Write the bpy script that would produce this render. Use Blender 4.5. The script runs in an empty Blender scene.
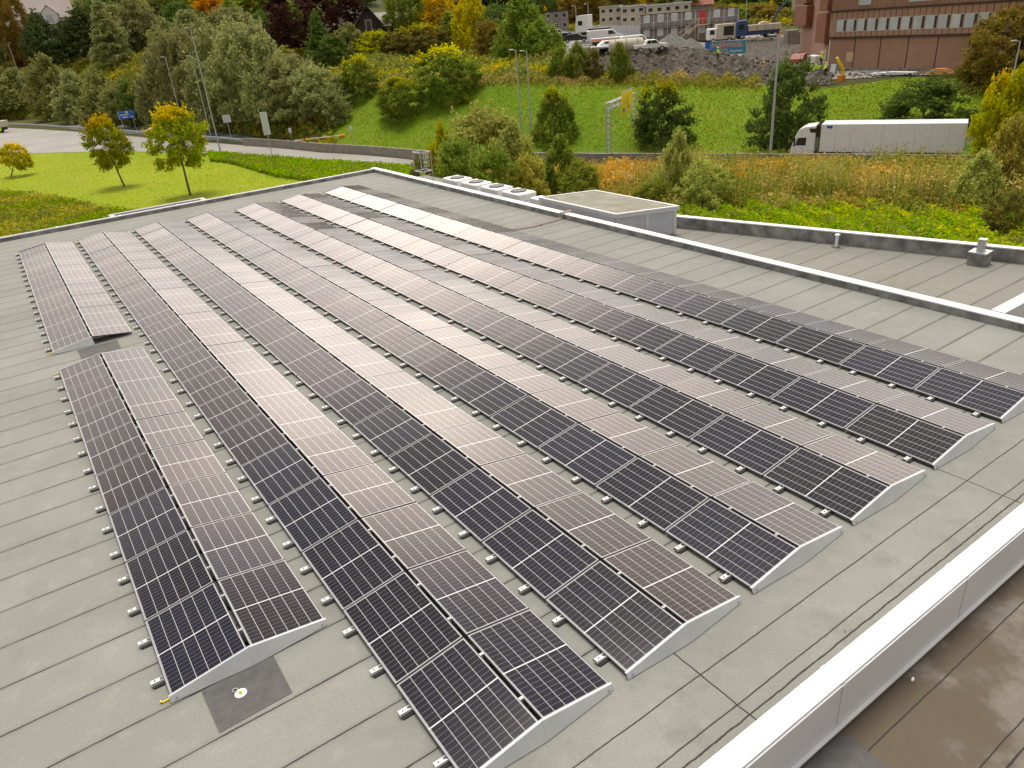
import bpy, bmesh, math, random
import numpy as np
from mathutils import Vector, Matrix, Quaternion
S = bpy.context.scene
C = S.collection
R = math.radians
random.seed(7)
rng = np.random.default_rng(11)

# ------------------------------------------------------------------ camera
CAM = np.array([0.280, -5.168, 7.864]); YAW, PIT, ROLL, FPX = .573, .458, -.0857, 731.93
_f = np.array([math.sin(YAW)*math.cos(PIT), math.cos(YAW)*math.cos(PIT), -math.sin(PIT)])
_r = np.array([math.cos(YAW), -math.sin(YAW), 0.]); _u = np.cross(_r, _f)
_r2 = math.cos(ROLL)*_r + math.sin(ROLL)*_u; _u2 = -math.sin(ROLL)*_r + math.cos(ROLL)*_u
cd = bpy.data.cameras.new('camera'); cam = bpy.data.objects.new('camera', cd); C.objects.link(cam)
cd.sensor_width = 36; cd.lens = FPX*36/1024; cd.clip_end = 4000; cd.clip_start = .1
cam.matrix_world = Matrix(((_r2[0], _u2[0], -_f[0], CAM[0]), (_r2[1], _u2[1], -_f[1], CAM[1]), (_r2[2], _u2[2], -_f[2], CAM[2]), (0, 0, 0, 1)))
S.camera = cam

# ------------------------------------------------------------------ world, sun, exposure
SUN_AZ, SUN_EL = R(22), R(74)          # azimuth from +Y towards +X
w = bpy.data.worlds.new('World'); S.world = w; w.use_nodes = True
nt = w.node_tree; N = nt.nodes; L = nt.links; N.clear()
out = N.new('ShaderNodeOutputWorld'); bg = N.new('ShaderNodeBackground'); bg.inputs['Strength'].default_value = .11
L.new(bg.outputs[0], out.inputs[0])
sky = N.new('ShaderNodeTexSky'); sky.sky_type = 'NISHITA'; sky.sun_disc = False
sky.sun_elevation = SUN_EL; sky.sun_rotation = SUN_AZ; sky.air_density = 1.5; sky.dust_density = 3
tc = N.new('ShaderNodeTexCoord')
mp = N.new('ShaderNodeMapping'); mp.inputs['Scale'].default_value = (1, 1, 2.6); L.new(tc.outputs['Generated'], mp.inputs[0])
nz = N.new('ShaderNodeTexNoise'); nz.inputs['Scale'].default_value = 3.1; nz.inputs['Detail'].default_value = 6; nz.inputs['Roughness'].default_value = .55
L.new(mp.outputs[0], nz.inputs[0])
cr = N.new('ShaderNodeValToRGB'); L.new(nz.outputs['Fac'], cr.inputs[0])
cr.color_ramp.elements[0].position = .33; cr.color_ramp.elements[0].color = (4.6, 4.6, 4.8, 1)
cr.color_ramp.elements[1].position = .68; cr.color_ramp.elements[1].color = (11.8, 11.4, 11.0, 1)
# the brighter cloud in front of the sun
dp = N.new('ShaderNodeVectorMath'); dp.operation = 'DOT_PRODUCT'; L.new(tc.outputs['Generated'], dp.inputs[0])
GAZ, GEL = R(21), R(23)   # thin bright place in the cloud below the sun
dp.inputs[1].default_value = (math.sin(GAZ)*math.cos(GEL), math.cos(GAZ)*math.cos(GEL), math.sin(GEL))
mr = N.new('ShaderNodeMapRange'); mr.interpolation_type = 'SMOOTHSTEP'; L.new(dp.outputs['Value'], mr.inputs[0])
mr.inputs[1].default_value = .93; mr.inputs[2].default_value = .995; mr.inputs[3].default_value = 1.0; mr.inputs[4].default_value = 1.45
# the cloud layer is thin and bright low down, heavier overhead
sx_ = N.new('ShaderNodeSeparateXYZ'); L.new(tc.outputs['Generated'], sx_.inputs[0])
er = N.new('ShaderNodeValToRGB'); L.new(sx_.outputs['Z'], er.inputs[0]); er.color_ramp.interpolation = 'EASE'
for k_, (p_, v_) in enumerate(((.0, .35), (1., 1.9), (.13, .55), (.21, 1.45), (.34, 1.65), (.45, 1.45), (.56, .28), (.84, .34))):
    e_ = er.color_ramp.elements[k_] if k_ < 2 else er.color_ramp.elements.new(p_)
    e_.position = p_; e_.color = (v_*1.10, v_*.98, v_*.87, 1) if v_ > 1 and p_ < .9 else (v_, v_, v_, 1)
dq = N.new('ShaderNodeVectorMath'); dq.operation = 'DOT_PRODUCT'; L.new(tc.outputs['Generated'], dq.inputs[0]); dq.inputs[1].default_value = (math.sin(R(60)), math.cos(R(60)), 0)
mq = N.new('ShaderNodeMapRange'); mq.interpolation_type = 'SMOOTHSTEP'; L.new(dq.outputs['Value'], mq.inputs[0])
for i_, v_ in ((1, .35), (2, .80), (3, .36), (4, 1.)): mq.inputs[i_].default_value = v_
me_ = N.new('ShaderNodeMath'); me_.operation = 'MULTIPLY'; L.new(mr.outputs[0], me_.inputs[0]); L.new(mq.outputs[0], me_.inputs[1])
mm_ = N.new('ShaderNodeVectorMath'); mm_.operation = 'MULTIPLY'; L.new(er.outputs[0], mm_.inputs[0]); L.new(cr.outputs[0], mm_.inputs[1])
ms = N.new('ShaderNodeVectorMath'); ms.operation = 'SCALE'; L.new(mm_.outputs[0], ms.inputs[0]); L.new(me_.outputs[0], ms.inputs['Scale'])
mx = N.new('ShaderNodeMix'); mx.data_type = 'RGBA'; mx.inputs['Factor'].default_value = .9
L.new(sky.outputs[0], mx.inputs[6]); L.new(ms.outputs[0], mx.inputs[7]); L.new(mx.outputs[2], bg.inputs[0])
sd = bpy.data.lights.new('sun', 'SUN'); sd.energy = 1.45; sd.angle = R(27); sd.color = (1, .95, .87)
so = bpy.data.objects.new('sun', sd); C.objects.link(so)
so.rotation_euler = (R(90)-SUN_EL, 0, math.pi-SUN_AZ); so.location = (0, 0, 60)
S.view_settings.view_transform = 'Standard'; S.view_settings.look = 'None'; S.view_settings.exposure = 1.28
S.view_settings.gamma = 1; S.view_settings.use_curve_mapping = False
S.cycles.max_bounces = 6; S.cycles.transparent_max_bounces = 4

# ------------------------------------------------------------------ placement helpers (photo survey -> metres)
def ray(u, v): return _f + _r2*(u-512)/FPX + _u2*(384-v)/FPX
def at(u, v, z=0.):
    d = ray(u, v); t = (z-CAM[2])/d[2]; return CAM + d*t
def atd(u, v, D):
    d = ray(u, v); return CAM + d*D/math.hypot(d[0], d[1])
def depth(P): return float((np.array(P)-CAM) @ _f)
def ppm(P): return FPX/depth(P)
def proj(P):
    d = np.array(P)-CAM; z = d@_f; return 512+FPX*(d@_r2)/z, 384-FPX*(d@_u2)/z
def ztop(B, v):
    lo, hi = -20., 80.
    for _ in range(50):
        m = (lo+hi)/2
        if proj((B[0], B[1], m))[1] > v: lo = m
        else: hi = m
    return lo
def ex(y): return 24.08+(y-17.07)*(27.75-24.08)/(4.9-17.07)    # outer line of the low roof
def azi(u, v=100): d = ray(u, v); return math.atan2(d[0], d[1])

def zz(u, v, D): return atd(u, v, D)[2]
TAB = []   # (azimuth, [(D, z) x 8])
def col(u, *k):
    TAB.append((azi(u), [(30., k[0])] + [(float(D), zz(u, float(q[1:]), D) if isinstance(q, str) else q) for D, q in k[1:]]))
col(-900, -7, (150, -7), (320, -7), (340, -5), (370, 0), (400, 5), (460, 15), (800, 70))
col(-200, -7, (180, -7), (320, -7), (340, -5), (370, 0), (400, 5), (460, 15), (800, 70))
col(0, -7, (172, -7), (285, -7), (300, -3), (330, 4), (360, 8), (420, 16), (800, 75))
col(100, -7, (152, -7), (215, -7), (235, -3), (270, 4), (300, 8.5), (360, 16), (800, 80))
col(200, -7, (125, -7), (165, -7), (190, -1), (230, 5), (280, 9), (350, 17), (800, 80))
col(300, -7, (107, -7), (117, -7), (150, 1.2), (190, 5), (240, 9), (340, 17), (800, 80))
col(380, -7, (98, -7), (106, -7), (130, 'v86'), (150, 'v64'), (200, 'v38'), (320, 'v10'), (800, 80))
col(450, -5, (93, -7), (101, -7), (124, 'v80'), (150, 'v62'), (200, 'v42'), (320, 11), (800, 80))
col(512, -3, (88, -7), (96, -7), (118, 'v80'), (135, 'v66'), (185, 'v42'), (320, 11), (800, 80))
col(560, -2, (85, -7), (93, -7), (116, 'v81'), (134, 'v55'), (185, 'v38'), (320, 12), (800, 80))
col(610, -1.8, (83, -7), (91, -7), (114, 'v82'), (131, 'v51'), (185, 'v37'), (320, 12), (800, 85))
col(680, -1.7, (80, -7), (88, -7), (111, 'v83'), (128, 'v52'), (175, 'v38'), (300, 12), (800, 85))
col(740, -1.7, (79, -7), (87, -7), (110, 'v84'), (124, 'v64'), (168, 'v38'), (300, 12), (800, 85))
col(790, -1.7, (78, -7), (86, -7), (107, 'v87'), (118, 'v74'), (165, 'v36'), (300, 12), (800, 85))
col(828, -1.6, (77.5, -7), (85, -7), (105, 'v88'), (113, 'v73'), (165, -1.3), (300, 5), (800, 85))
col(900, -1.6, (77, -7), (84.5, -7), (103, 'v77'), (108, 'v73'), (165, -1.3), (300, 5), (800, 85))
col(1024, -1.6, (76, -7), (83.5, -7), (102, 'v78'), (110, 'v72'), (165, -1.3), (300, 5), (800, 85))
col(2000, -1.6, (76, -7), (83.5, -7), (102, -2), (110, -1.5), (165, -1.3), (300, 5), (800, 85))
T_AZ = np.array([t[0] for t in TAB]); T_D = np.array([[k[0] for k in t[1]] for t in TAB]); T_Z = np.array([[k[1] for k in t[1]] for t in TAB])
def Hpol(az, D):
    ks = [float(np.interp(az, T_AZ, T_D[:, i])) for i in range(8)]
    zs = [float(np.interp(az, T_AZ, T_Z[:, i])) for i in range(8)]
    return float(np.interp(D, ks, zs))
def kD(az, i): return float(np.interp(az, T_AZ, T_D[:, i]))
def Hxy(x, y):
    dx, dy = x-CAM[0], y-CAM[1]; return Hpol(math.atan2(dx, dy), math.hypot(dx, dy))
def polxy(az, D): return CAM[0]+math.sin(az)*D, CAM[1]+math.cos(az)*D
def hit(u, v, D0=34):
    d = ray(u, v); az = math.atan2(d[0], d[1]); h = math.hypot(d[0], d[1]); D = D0
    while D < 700:
        z = CAM[2]+d[2]*D/h
        if z <= Hpol(az, D): break
        D += .25
    x, y = polxy(az, D); return np.array([x, y, Hpol(az, D)])

# ------------------------------------------------------------------ materials
def mat(name, col=(.5, .5, .5), rough=.7, metal=0., col2=None, nscale=5., bump=0., bscale=40., spec=.5, emit=None, detail=4, lo=.35, hi=.65, coords='Object'):
    m = bpy.data.materials.new(name); m.use_nodes = True; n = m.node_tree.nodes; l = m.node_tree.links
    b = n['Principled BSDF']; b.inputs['Base Color'].default_value = (*col, 1); b.inputs['Roughness'].default_value = rough
    b.inputs['Metallic'].default_value = metal; b.inputs['Specular IOR Level'].default_value = spec
    t = n.new('ShaderNodeTexCoord')
    if col2 is not None:
        q = n.new('ShaderNodeTexNoise'); q.inputs['Scale'].default_value = nscale; q.inputs['Detail'].default_value = detail; l.new(t.outputs[coords], q.inputs[0])
        r = n.new('ShaderNodeValToRGB'); l.new(q.outputs['Fac'], r.inputs[0]); r.color_ramp.elements[0].position = lo; r.color_ramp.elements[1].position = hi
        r.color_ramp.elements[0].color = (*col, 1); r.color_ramp.elements[1].color = (*col2, 1); l.new(r.outputs[0], b.inputs['Base Color'])
    if bump:
        q = n.new('ShaderNodeTexNoise'); q.inputs['Scale'].default_value = bscale; q.inputs['Detail'].default_value = 4; l.new(t.outputs[coords], q.inputs[0])
        u = n.new('ShaderNodeBump'); u.inputs['Strength'].default_value = bump; u.inputs['Distance'].default_value = .02; l.new(q.outputs['Fac'], u.inputs['Height']); l.new(u.outputs[0], b.inputs['Normal'])
    return m
class G:   # small node-graph writer
    def __init__(s, m): s.n = m.node_tree.nodes; s.l = m.node_tree.links; s.b = s.n['Principled BSDF']
    def val(s, x, sock):
        if hasattr(x, 'links'): s.l.new(x, sock)
        elif x is not None: sock.default_value = x
    def math(s, op, a, b=None, c=None, clamp=False):
        q = s.n.new('ShaderNodeMath'); q.operation = op; q.use_clamp = clamp
        for i, x in enumerate((a, b, c)): s.val(x, q.inputs[i])
        return q.outputs[0]
    def noise(s, vec, scale, detail=3, rough=.5):
        q = s.n.new('ShaderNodeTexNoise'); q.inputs['Scale'].default_value = scale; q.inputs['Detail'].default_value = detail; q.inputs['Roughness'].default_value = rough
        s.l.new(vec, q.inputs[0]); return q.outputs['Fac']
    def mix(s, f, a, b, mode='MIX'):
        q = s.n.new('ShaderNodeMix'); q.data_type = 'RGBA'; q.blend_type = mode
        s.val(f, q.inputs[0]); s.val(a, q.inputs[6]); s.val(b, q.inputs[7]); return q.outputs[2]
    def rng(s, x, a, b, c=0., d=1., smooth=True):
        q = s.n.new('ShaderNodeMapRange'); q.interpolation_type = 'SMOOTHSTEP' if smooth else 'LINEAR'; s.val(x, q.inputs[0])
        for i, z in enumerate((a, b, c, d)): q.inputs[i+1].default_value = z
        return q.outputs[0]
    def wn(s, x):
        q = s.n.new('ShaderNodeTexWhiteNoise'); q.noise_dimensions = '1D'; s.l.new(x, q.inputs['W']); return q.outputs['Value']
    def obj(s):
        t = s.n.new('ShaderNodeTexCoord'); p = s.n.new('ShaderNodeSeparateXYZ'); s.l.new(t.outputs['Object'], p.inputs[0]); return t.outputs['Object'], p.outputs
    def bump(s, h, st, dist=.02):
        u = s.n.new('ShaderNodeBump'); u.inputs['Strength'].default_value = st; u.inputs['Distance'].default_value = dist; s.l.new(h, u.inputs['Height']); s.l.new(u.outputs[0], s.b.inputs['Normal'])

def felt(name, base, base2, period=.94, off=.65, cross_all=False, stain=None, stainlo=.5, stainhi=.62, ylow=-.52, axis=1, crossx=(5.8, 12.6, -1.0), lines=(-.5, -1.17)):
    """granulated roofing felt laid in strips; laps show as thin dark lines"""
    m = bpy.data.materials.new(name); m.use_nodes = True; g = G(m); o, xyz = g.obj()
    x, y = xyz[0], xyz[1]
    wob = g.math('MULTIPLY', g.math('SUBTRACT', g.noise(o, .9, 3), .5), .035)
    wob2 = g.math('MULTIPLY', g.math('SUBTRACT', g.noise(o, 9, 2), .5), .012)
    yy = g.math('ADD', g.math('ADD', y, wob), wob2)
    q = g.math('DIVIDE', g.math('SUBTRACT', yy, off), period)
    fr = g.math('FRACT', q); idx = g.math('FLOOR', q)
    inside = g.math('GREATER_THAN', y, ylow)
    idx = g.math('MULTIPLY', idx, inside)
    dd = g.math('MULTIPLY', g.math('MINIMUM', fr, g.math('SUBTRACT', 1., fr)), period)
    lw = g.rng(g.noise(o, 1.7, 2), .3, .7, .008, .015)
    line = g.math('MULTIPLY', g.math('LESS_THAN', dd, lw), inside)
    xw = g.math('ADD', x, g.math('MULTIPLY', g.math('SUBTRACT', g.noise(o, 2.2, 3), .5), .06))
    for yl in lines:
        line = g.math('MAXIMUM', line, g.math('LESS_THAN', g.math('ABSOLUTE', g.math('SUBTRACT', yy, yl)), .010))
    outside = g.math('SUBTRACT', 1., inside)
    rag = g.math('ADD', y, g.math('MULTIPLY', g.math('SUBTRACT', g.noise(o, 3.5, 4, .65), .5), .045))
    if 1.0 > period: line = g.math('MAXIMUM', line, g.math('LESS_THAN', g.math('ABSOLUTE', g.math('ADD', rag, 1.36)), .012))
    if cross_all: outside = 1.
    for xc in crossx:
        line = g.math('MAXIMUM', line, g.math('MULTIPLY', outside, g.math('LESS_THAN', g.math('ABSOLUTE', g.math('SUBTRACT', xw, xc)), .011)))
    c = g.mix(g.rng(g.noise(o, .35, 4), .3, .7), (*base, 1), (*base2, 1))
    c = g.mix(g.math('MULTIPLY', g.wn(idx), .14), c, (base[0]*.55, base[1]*.55, base[2]*.52, 1))
    c = g.mix(g.rng(g.noise(o, 2.4, 6, .65), .5, .72, 0, .4), c, (base[0]*1.5, base[1]*1.45, base[2]*1.4, 1))
    c = g.mix(g.math('MULTIPLY', g.rng(g.noise(o, 1.1, 7, .72), .5, .72, 0, .55), g.math('ADD', .45, g.math('MULTIPLY', outside, .55))), c, (base[0]*.55, base[1]*.52, base[2]*.48, 1))
    gr = g.noise(o, 160, 2, .7)
    c = g.mix(g.rng(g.noise(o, 34, 3, .8), .35, .65, 0., .42), c, (base[0]*.62, base[1]*.63, base[2]*.6, 1))
    c = g.mix(g.rng(gr, .3, .7, 0., .32), c, (base[0]*.55, base[1]*.55, base[2]*.5, 1))
    if stain: c = g.mix(g.rng(g.noise(o, .55, 6, .6), stainlo, stainhi, 0, .85), c, (*stain, 1))
    # the band beside a lap is slightly darker
    c = g.mix(g.math('MULTIPLY', g.rng(dd, .0, .09, .22, 0.), inside), c, (.08, .08, .075, 1))
    c = g.mix(g.math('MULTIPLY', line, .95), c, (.035, .034, .032, 1))  # lap lines: overlap shadow and bled bitumen painted as one dark tone
    g.l.new(c, g.b.inputs['Base Color']); g.b.inputs['Roughness'].default_value = .85; g.b.inputs['Specular IOR Level'].default_value = .12
    h = g.math('ADD', g.math('MULTIPLY', gr, .25), g.math('ADD', g.math('MULTIPLY', fr, .3), g.math('MULTIPLY', g.noise(o, 3, 4), .8)))
    g.bump(h, .35, .012)
    return m

M = {}
M['felt'] = felt('roofing_felt', (.252, .252, .225), (.305, .303, .275), ylow=0., lines=(-.57, -1.17))
M['felt_low'] = felt('roofing_felt_side', (.235, .23, .20), (.27, .262, .23), period=1.0, off=.3, ylow=-99, lines=(), crossx=())
M['felt_wet'] = felt('roofing_felt_damp', (.20, .178, .15), (.255, .23, .20), period=5.0, off=-3.4, ylow=-99, stain=(.105, .082, .055), stainlo=.47, stainhi=.58, lines=(-2.25, -3.2, -4.15, -5.1), cross_all=True, crossx=(6.9, 12.6))
M['patch'] = mat('dark_felt', (.075, .072, .07), .85, col2=(.1, .095, .09), nscale=6, bump=.3, bscale=150)
M['cap'] = mat('white_cap_sheet', (.74, .74, .73), .45, col2=(.66, .66, .645), nscale=1.3, bump=.12, bscale=2.5, detail=9)
M['palecap'] = mat('weathered_cap_sheet', (.30, .30, .31), .5, col2=(.42, .42, .42), nscale=.8)
M['fascia'] = mat('grey_fascia_sheet', (.60, .60, .61), .5, col2=(.54, .54, .555), nscale=.8, bump=.05, bscale=4)
M['upstand'] = mat('weathered_upstand', (.12, .12, .115), .8, col2=(.3, .3, .29), nscale=2.2, bump=.3, bscale=30, detail=8)
M['galv'] = mat('galvanised_steel', (.52, .53, .54), .42, .75, col2=(.42, .43, .44), nscale=9, bump=.05)
M['plate'] = mat('aluzinc_plate', (.50, .515, .52), .5, .2, col2=(.44, .455, .46), nscale=2.5, bump=.05, bscale=90)
M['white'] = mat('white_paint', (.75, .75, .73), .45, col2=(.68, .68, .66), nscale=3)
M['palegrey'] = mat('pale_grey_paint', (.55, .57, .59), .5, col2=(.5, .52, .54), nscale=2)
M['alu'] = mat('aluminium', (.62, .62, .61), .45, .25, col2=(.54, .54, .53), nscale=12)
M['frame'] = mat('dark_panel_frame', (.10, .10, .105), .4, .3)
M['black'] = mat('black_plastic', (.018, .018, .02), .5)
M['rubber'] = mat('rubber_pad', (.03, .03, .03), .9, bump=.3, bscale=60)
M['yellow'] = mat('yellow_plastic', (.75, .55, .02), .5)
M['wall'] = mat('render_wall', (.4, .41, .42), .8, col2=(.36, .37, .38), nscale=1)
M['concrete'] = mat('concrete', (.27, .25, .21), .9, col2=(.19, .175, .15), nscale=1.6, bump=.3, bscale=12, detail=8)
M['asphalt'] = mat('asphalt', (.25, .235, .21), .9, col2=(.31, .29, .26), nscale=.12, bump=.2, bscale=60)
M['mway'] = mat('motorway_asphalt', (.09, .09, .09), .9, col2=(.11, .11, .11), nscale=.3)
M['gravel'] = mat('gravel', (.15, .14, .12), .95, col2=(.25, .24, .21), nscale=1.2, bump=.6, bscale=6, detail=8)
M['rubble'] = mat('rubble', (.032, .024, .015), .95, col2=(.09, .074, .052), nscale=.9, bump=.8, bscale=4, detail=10, lo=.3, hi=.7)
M['rock'] = mat('rock', (.075, .064, .05), .95, col2=(.19, .17, .14), nscale=1.5)
M['pole'] = mat('galvanised_pole', (.42, .44, .45), .5, .4)
M['brick'] = mat('red_brown_cladding', (.34, .19, .125), .75, col2=(.38, .215, .145), nscale=.7, bump=.1, bscale=10)
M['corten'] = mat('rusty_steel_louvre', (.22, .075, .02), .7, col2=(.17, .055, .018), nscale=1)
M['joint'] = mat('dark_joint', (.055, .03, .025), .8)
M['glass'] = mat('window_glass', (.42, .46, .49), .12, 0., spec=.8, col2=(.55, .58, .60), nscale=.4)  # pale base colour stands in for brightness reflected in the panes
M['darkglass'] = mat('dark_glass', (.02, .022, .025), .1, spec=.8)
M['bark'] = mat('bark', (.09, .07, .05), .9, col2=(.16, .135, .1), nscale=4, bump=.4, bscale=20)
M['steelblue'] = mat('blue_paint', (.025, .06, .16), .45)
M['red'] = mat('red_paint', (.45, .03, .025), .5)
M['orange'] = mat('orange_paint', (.62, .2, .02), .55)
M['beige'] = mat('beige_render', (.50, .45, .34), .85, col2=(.44, .40, .31), nscale=.5)
M['containers'] = mat('grey_brown_cladding', (.20, .165, .15), .7, col2=(.235, .2, .18), nscale=.9)
M['timber'] = mat('dark_timber', (.022, .015, .012), .8, col2=(.04, .028, .02), nscale=3)
M['slate'] = mat('pale_slate', (.33, .31, .25), .8, col2=(.27, .255, .21), nscale=2)
M['pinktile'] = mat('grey_pink_tiles', (.38, .32, .28), .85, col2=(.31, .26, .235), nscale=3)
M['redtile'] = mat('red_roof_tile', (.25, .07, .04), .8, col2=(.19, .06, .04), nscale=1)
M['wood'] = mat('raw_wood', (.55, .42, .26), .8)
M['hivis'] = mat('hi_vis_fabric', (.55, .85, .03), .8)
M['darkcloth'] = mat('dark_trousers', (.03, .035, .05), .9)
M['skin'] = mat('skin', (.45, .27, .2), .6)
M['signyellow'] = mat('sign_yellow', (.95, .72, .0), .6)
M['signblue'] = mat('sign_blue', (.01, .12, .5), .5)
M['teal'] = mat('billboard_teal', (.035, .22, .33), .6, col2=(.05, .26, .38), nscale=1)
M['billorange'] = mat('billboard_orange', (.8, .3, .12), .6)
M['conduit'] = mat('conduit_plastic', (.42, .33, .3), .5)
M['purple'] = mat('purple_panel', (.1, .09, .2), .7)

def grass_mat(name, a, b, c, s1=.05, s2=1.2):
    m = bpy.data.materials.new(name); m.use_nodes = True; g = G(m); o, xyz = g.obj()
    k = g.mix(g.rng(g.noise(o, s1, 5, .6), .35, .65), (*a, 1), (*b, 1))
    k = g.mix(g.rng(g.noise(o, s2, 5, .7), .4, .7, 0, .7), k, (*c, 1))
    k = g.mix(g.rng(g.noise(o, .16, 6, .7), .5, .72, 0, .55), k, (c[0]*1.05, c[1]*.82, c[2]*2.2, 1))
    k = g.mix(g.rng(g.noise(o, 7, 3, .7), .4, .65, 0, .45), k, (a[0]*.5, a[1]*.55, a[2]*.5, 1))
    g.l.new(k, g.b.inputs['Base Color']); g.b.inputs['Roughness'].default_value = .9; g.b.inputs['Specular IOR Level'].default_value = .15
    g.bump(g.noise(o, 3, 6, .7), .8, .25); return m
M['lawn'] = grass_mat('mown_grass', (.225, .30, .005), (.27, .335, .007), (.31, .31, .015))
M['slope'] = grass_mat('hillside_grass', (.10, .19, .005), (.155, .24, .007), (.20, .23, .012), .04, .6)
M['rough'] = grass_mat('rough_ground', (.07, .075, .02), (.11, .10, .025), (.05, .055, .015), .03, .5)
M['fringe'] = grass_mat('dry_grass_ground', (.20, .19, .05), (.14, .16, .04), (.25, .22, .08), .1, 1.)

def leaf_mat(name, a, b, c=None, tr=.35):
    m = bpy.data.materials.new('leaves_'+name); m.use_nodes = True; g = G(m)
    geo = g.n.new('ShaderNodeNewGeometry'); rpi = geo.outputs['Random Per Island']
    k = g.mix(g.rng(rpi, 0., 1., 0, 1, False), (*a, 1), (*b, 1))
    if c is not None: k = g.mix(g.math('GREATER_THAN', g.math('FRACT', g.math('MULTIPLY', rpi, 37.)), .82), k, (*c, 1))
    oi = g.n.new('ShaderNodeObjectInfo')
    hs = g.n.new('ShaderNodeHueSaturation'); g.l.new(k, hs.inputs['Color'])
    g.l.new(g.rng(oi.outputs['Random'], 0, 1, 1.2, 1.75, False), hs.inputs['Value']); hs.inputs['Saturation'].default_value = 1.08; g.l.new(g.rng(oi.outputs['Random'], 0, 1, .485, .51, False), hs.inputs['Hue'])
    d = g.n.new('ShaderNodeBsdfDiffuse'); t = g.n.new('ShaderNodeBsdfTranslucent'); x = g.n.new('ShaderNodeMixShader'); x.inputs[0].default_value = tr+.1
    g.l.new(hs.outputs[0], d.inputs[0]); g.l.new(hs.outputs[0], t.inputs[0]); g.l.new(d.outputs[0], x.inputs[1]); g.l.new(t.outputs[0], x.inputs[2])
    o = g.n['Material Output']; g.l.new(x.outputs[0], o.inputs['Surface']); g.n.remove(g.b); return m
LM = {
 'greygreen': leaf_mat('grey_green', (.14, .155, .06), (.22, .23, .10), (.25, .24, .09)),
 'willow': leaf_mat('willow', (.13, .155, .05), (.21, .22, .085), (.25, .23, .07)),
 'lawntree': leaf_mat('lawn_tree', (.10, .17, .02), (.26, .30, .03), (.42, .34, .03)),
 'green': leaf_mat('mid_green', (.085, .13, .025), (.16, .21, .04), (.24, .25, .04)),
 'dark': leaf_mat('dark_green', (.05, .085, .025), (.10, .14, .035), (.14, .17, .04)),
 'olive': leaf_mat('olive', (.09, .09, .025), (.16, .15, .04), (.22, .17, .04)),
 'yellowgreen': leaf_mat('yellow_green', (.20, .24, .02), (.33, .33, .03), (.45, .36, .02)),
 'yellowtip': leaf_mat('yellow_tips', (.42, .40, .015), (.5, .42, .02), (.28, .32, .03)),
 'orange': leaf_mat('orange_autumn', (.45, .21, .02), (.58, .32, .03), (.30, .26, .04)),
 'gold': leaf_mat('golden', (.42, .30, .02), (.55, .40, .03), (.25, .27, .03)),
 'mixed': leaf_mat('green_gold', (.19, .21, .025), (.36, .31, .03), (.45, .27, .03)),
 'brown': leaf_mat('brownish', (.15, .115, .03), (.24, .165, .04), (.12, .13, .03)),
 'copper': leaf_mat('copper_purple', (.04, .022, .018), (.075, .04, .03), (.09, .05, .03)),
 'pine': leaf_mat('pine', (.035, .055, .022), (.075, .09, .035), (.10, .10, .03), .15),
 'bright': leaf_mat('bright_green', (.11, .20, .008), (.19, .28, .012), (.28, .29, .018)),
 'straw': leaf_mat('straw', (.36, .28, .11), (.5, .40, .17), (.25, .22, .06)),
 'rust': leaf_mat('rust_orange', (.36, .15, .03), (.34, .23, .06), (.22, .20, .05)),
 'goldweed': leaf_mat('gold_weed', (.24, .23, .05), (.38, .32, .08), (.16, .19, .03)),
 'pale': leaf_mat('pale_willow', (.17, .20, .05), (.28, .29, .09), (.34, .32, .08)),
 'weed': leaf_mat('weed_green', (.10, .135, .025), (.19, .21, .04), (.27, .24, .05)),
}

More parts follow.
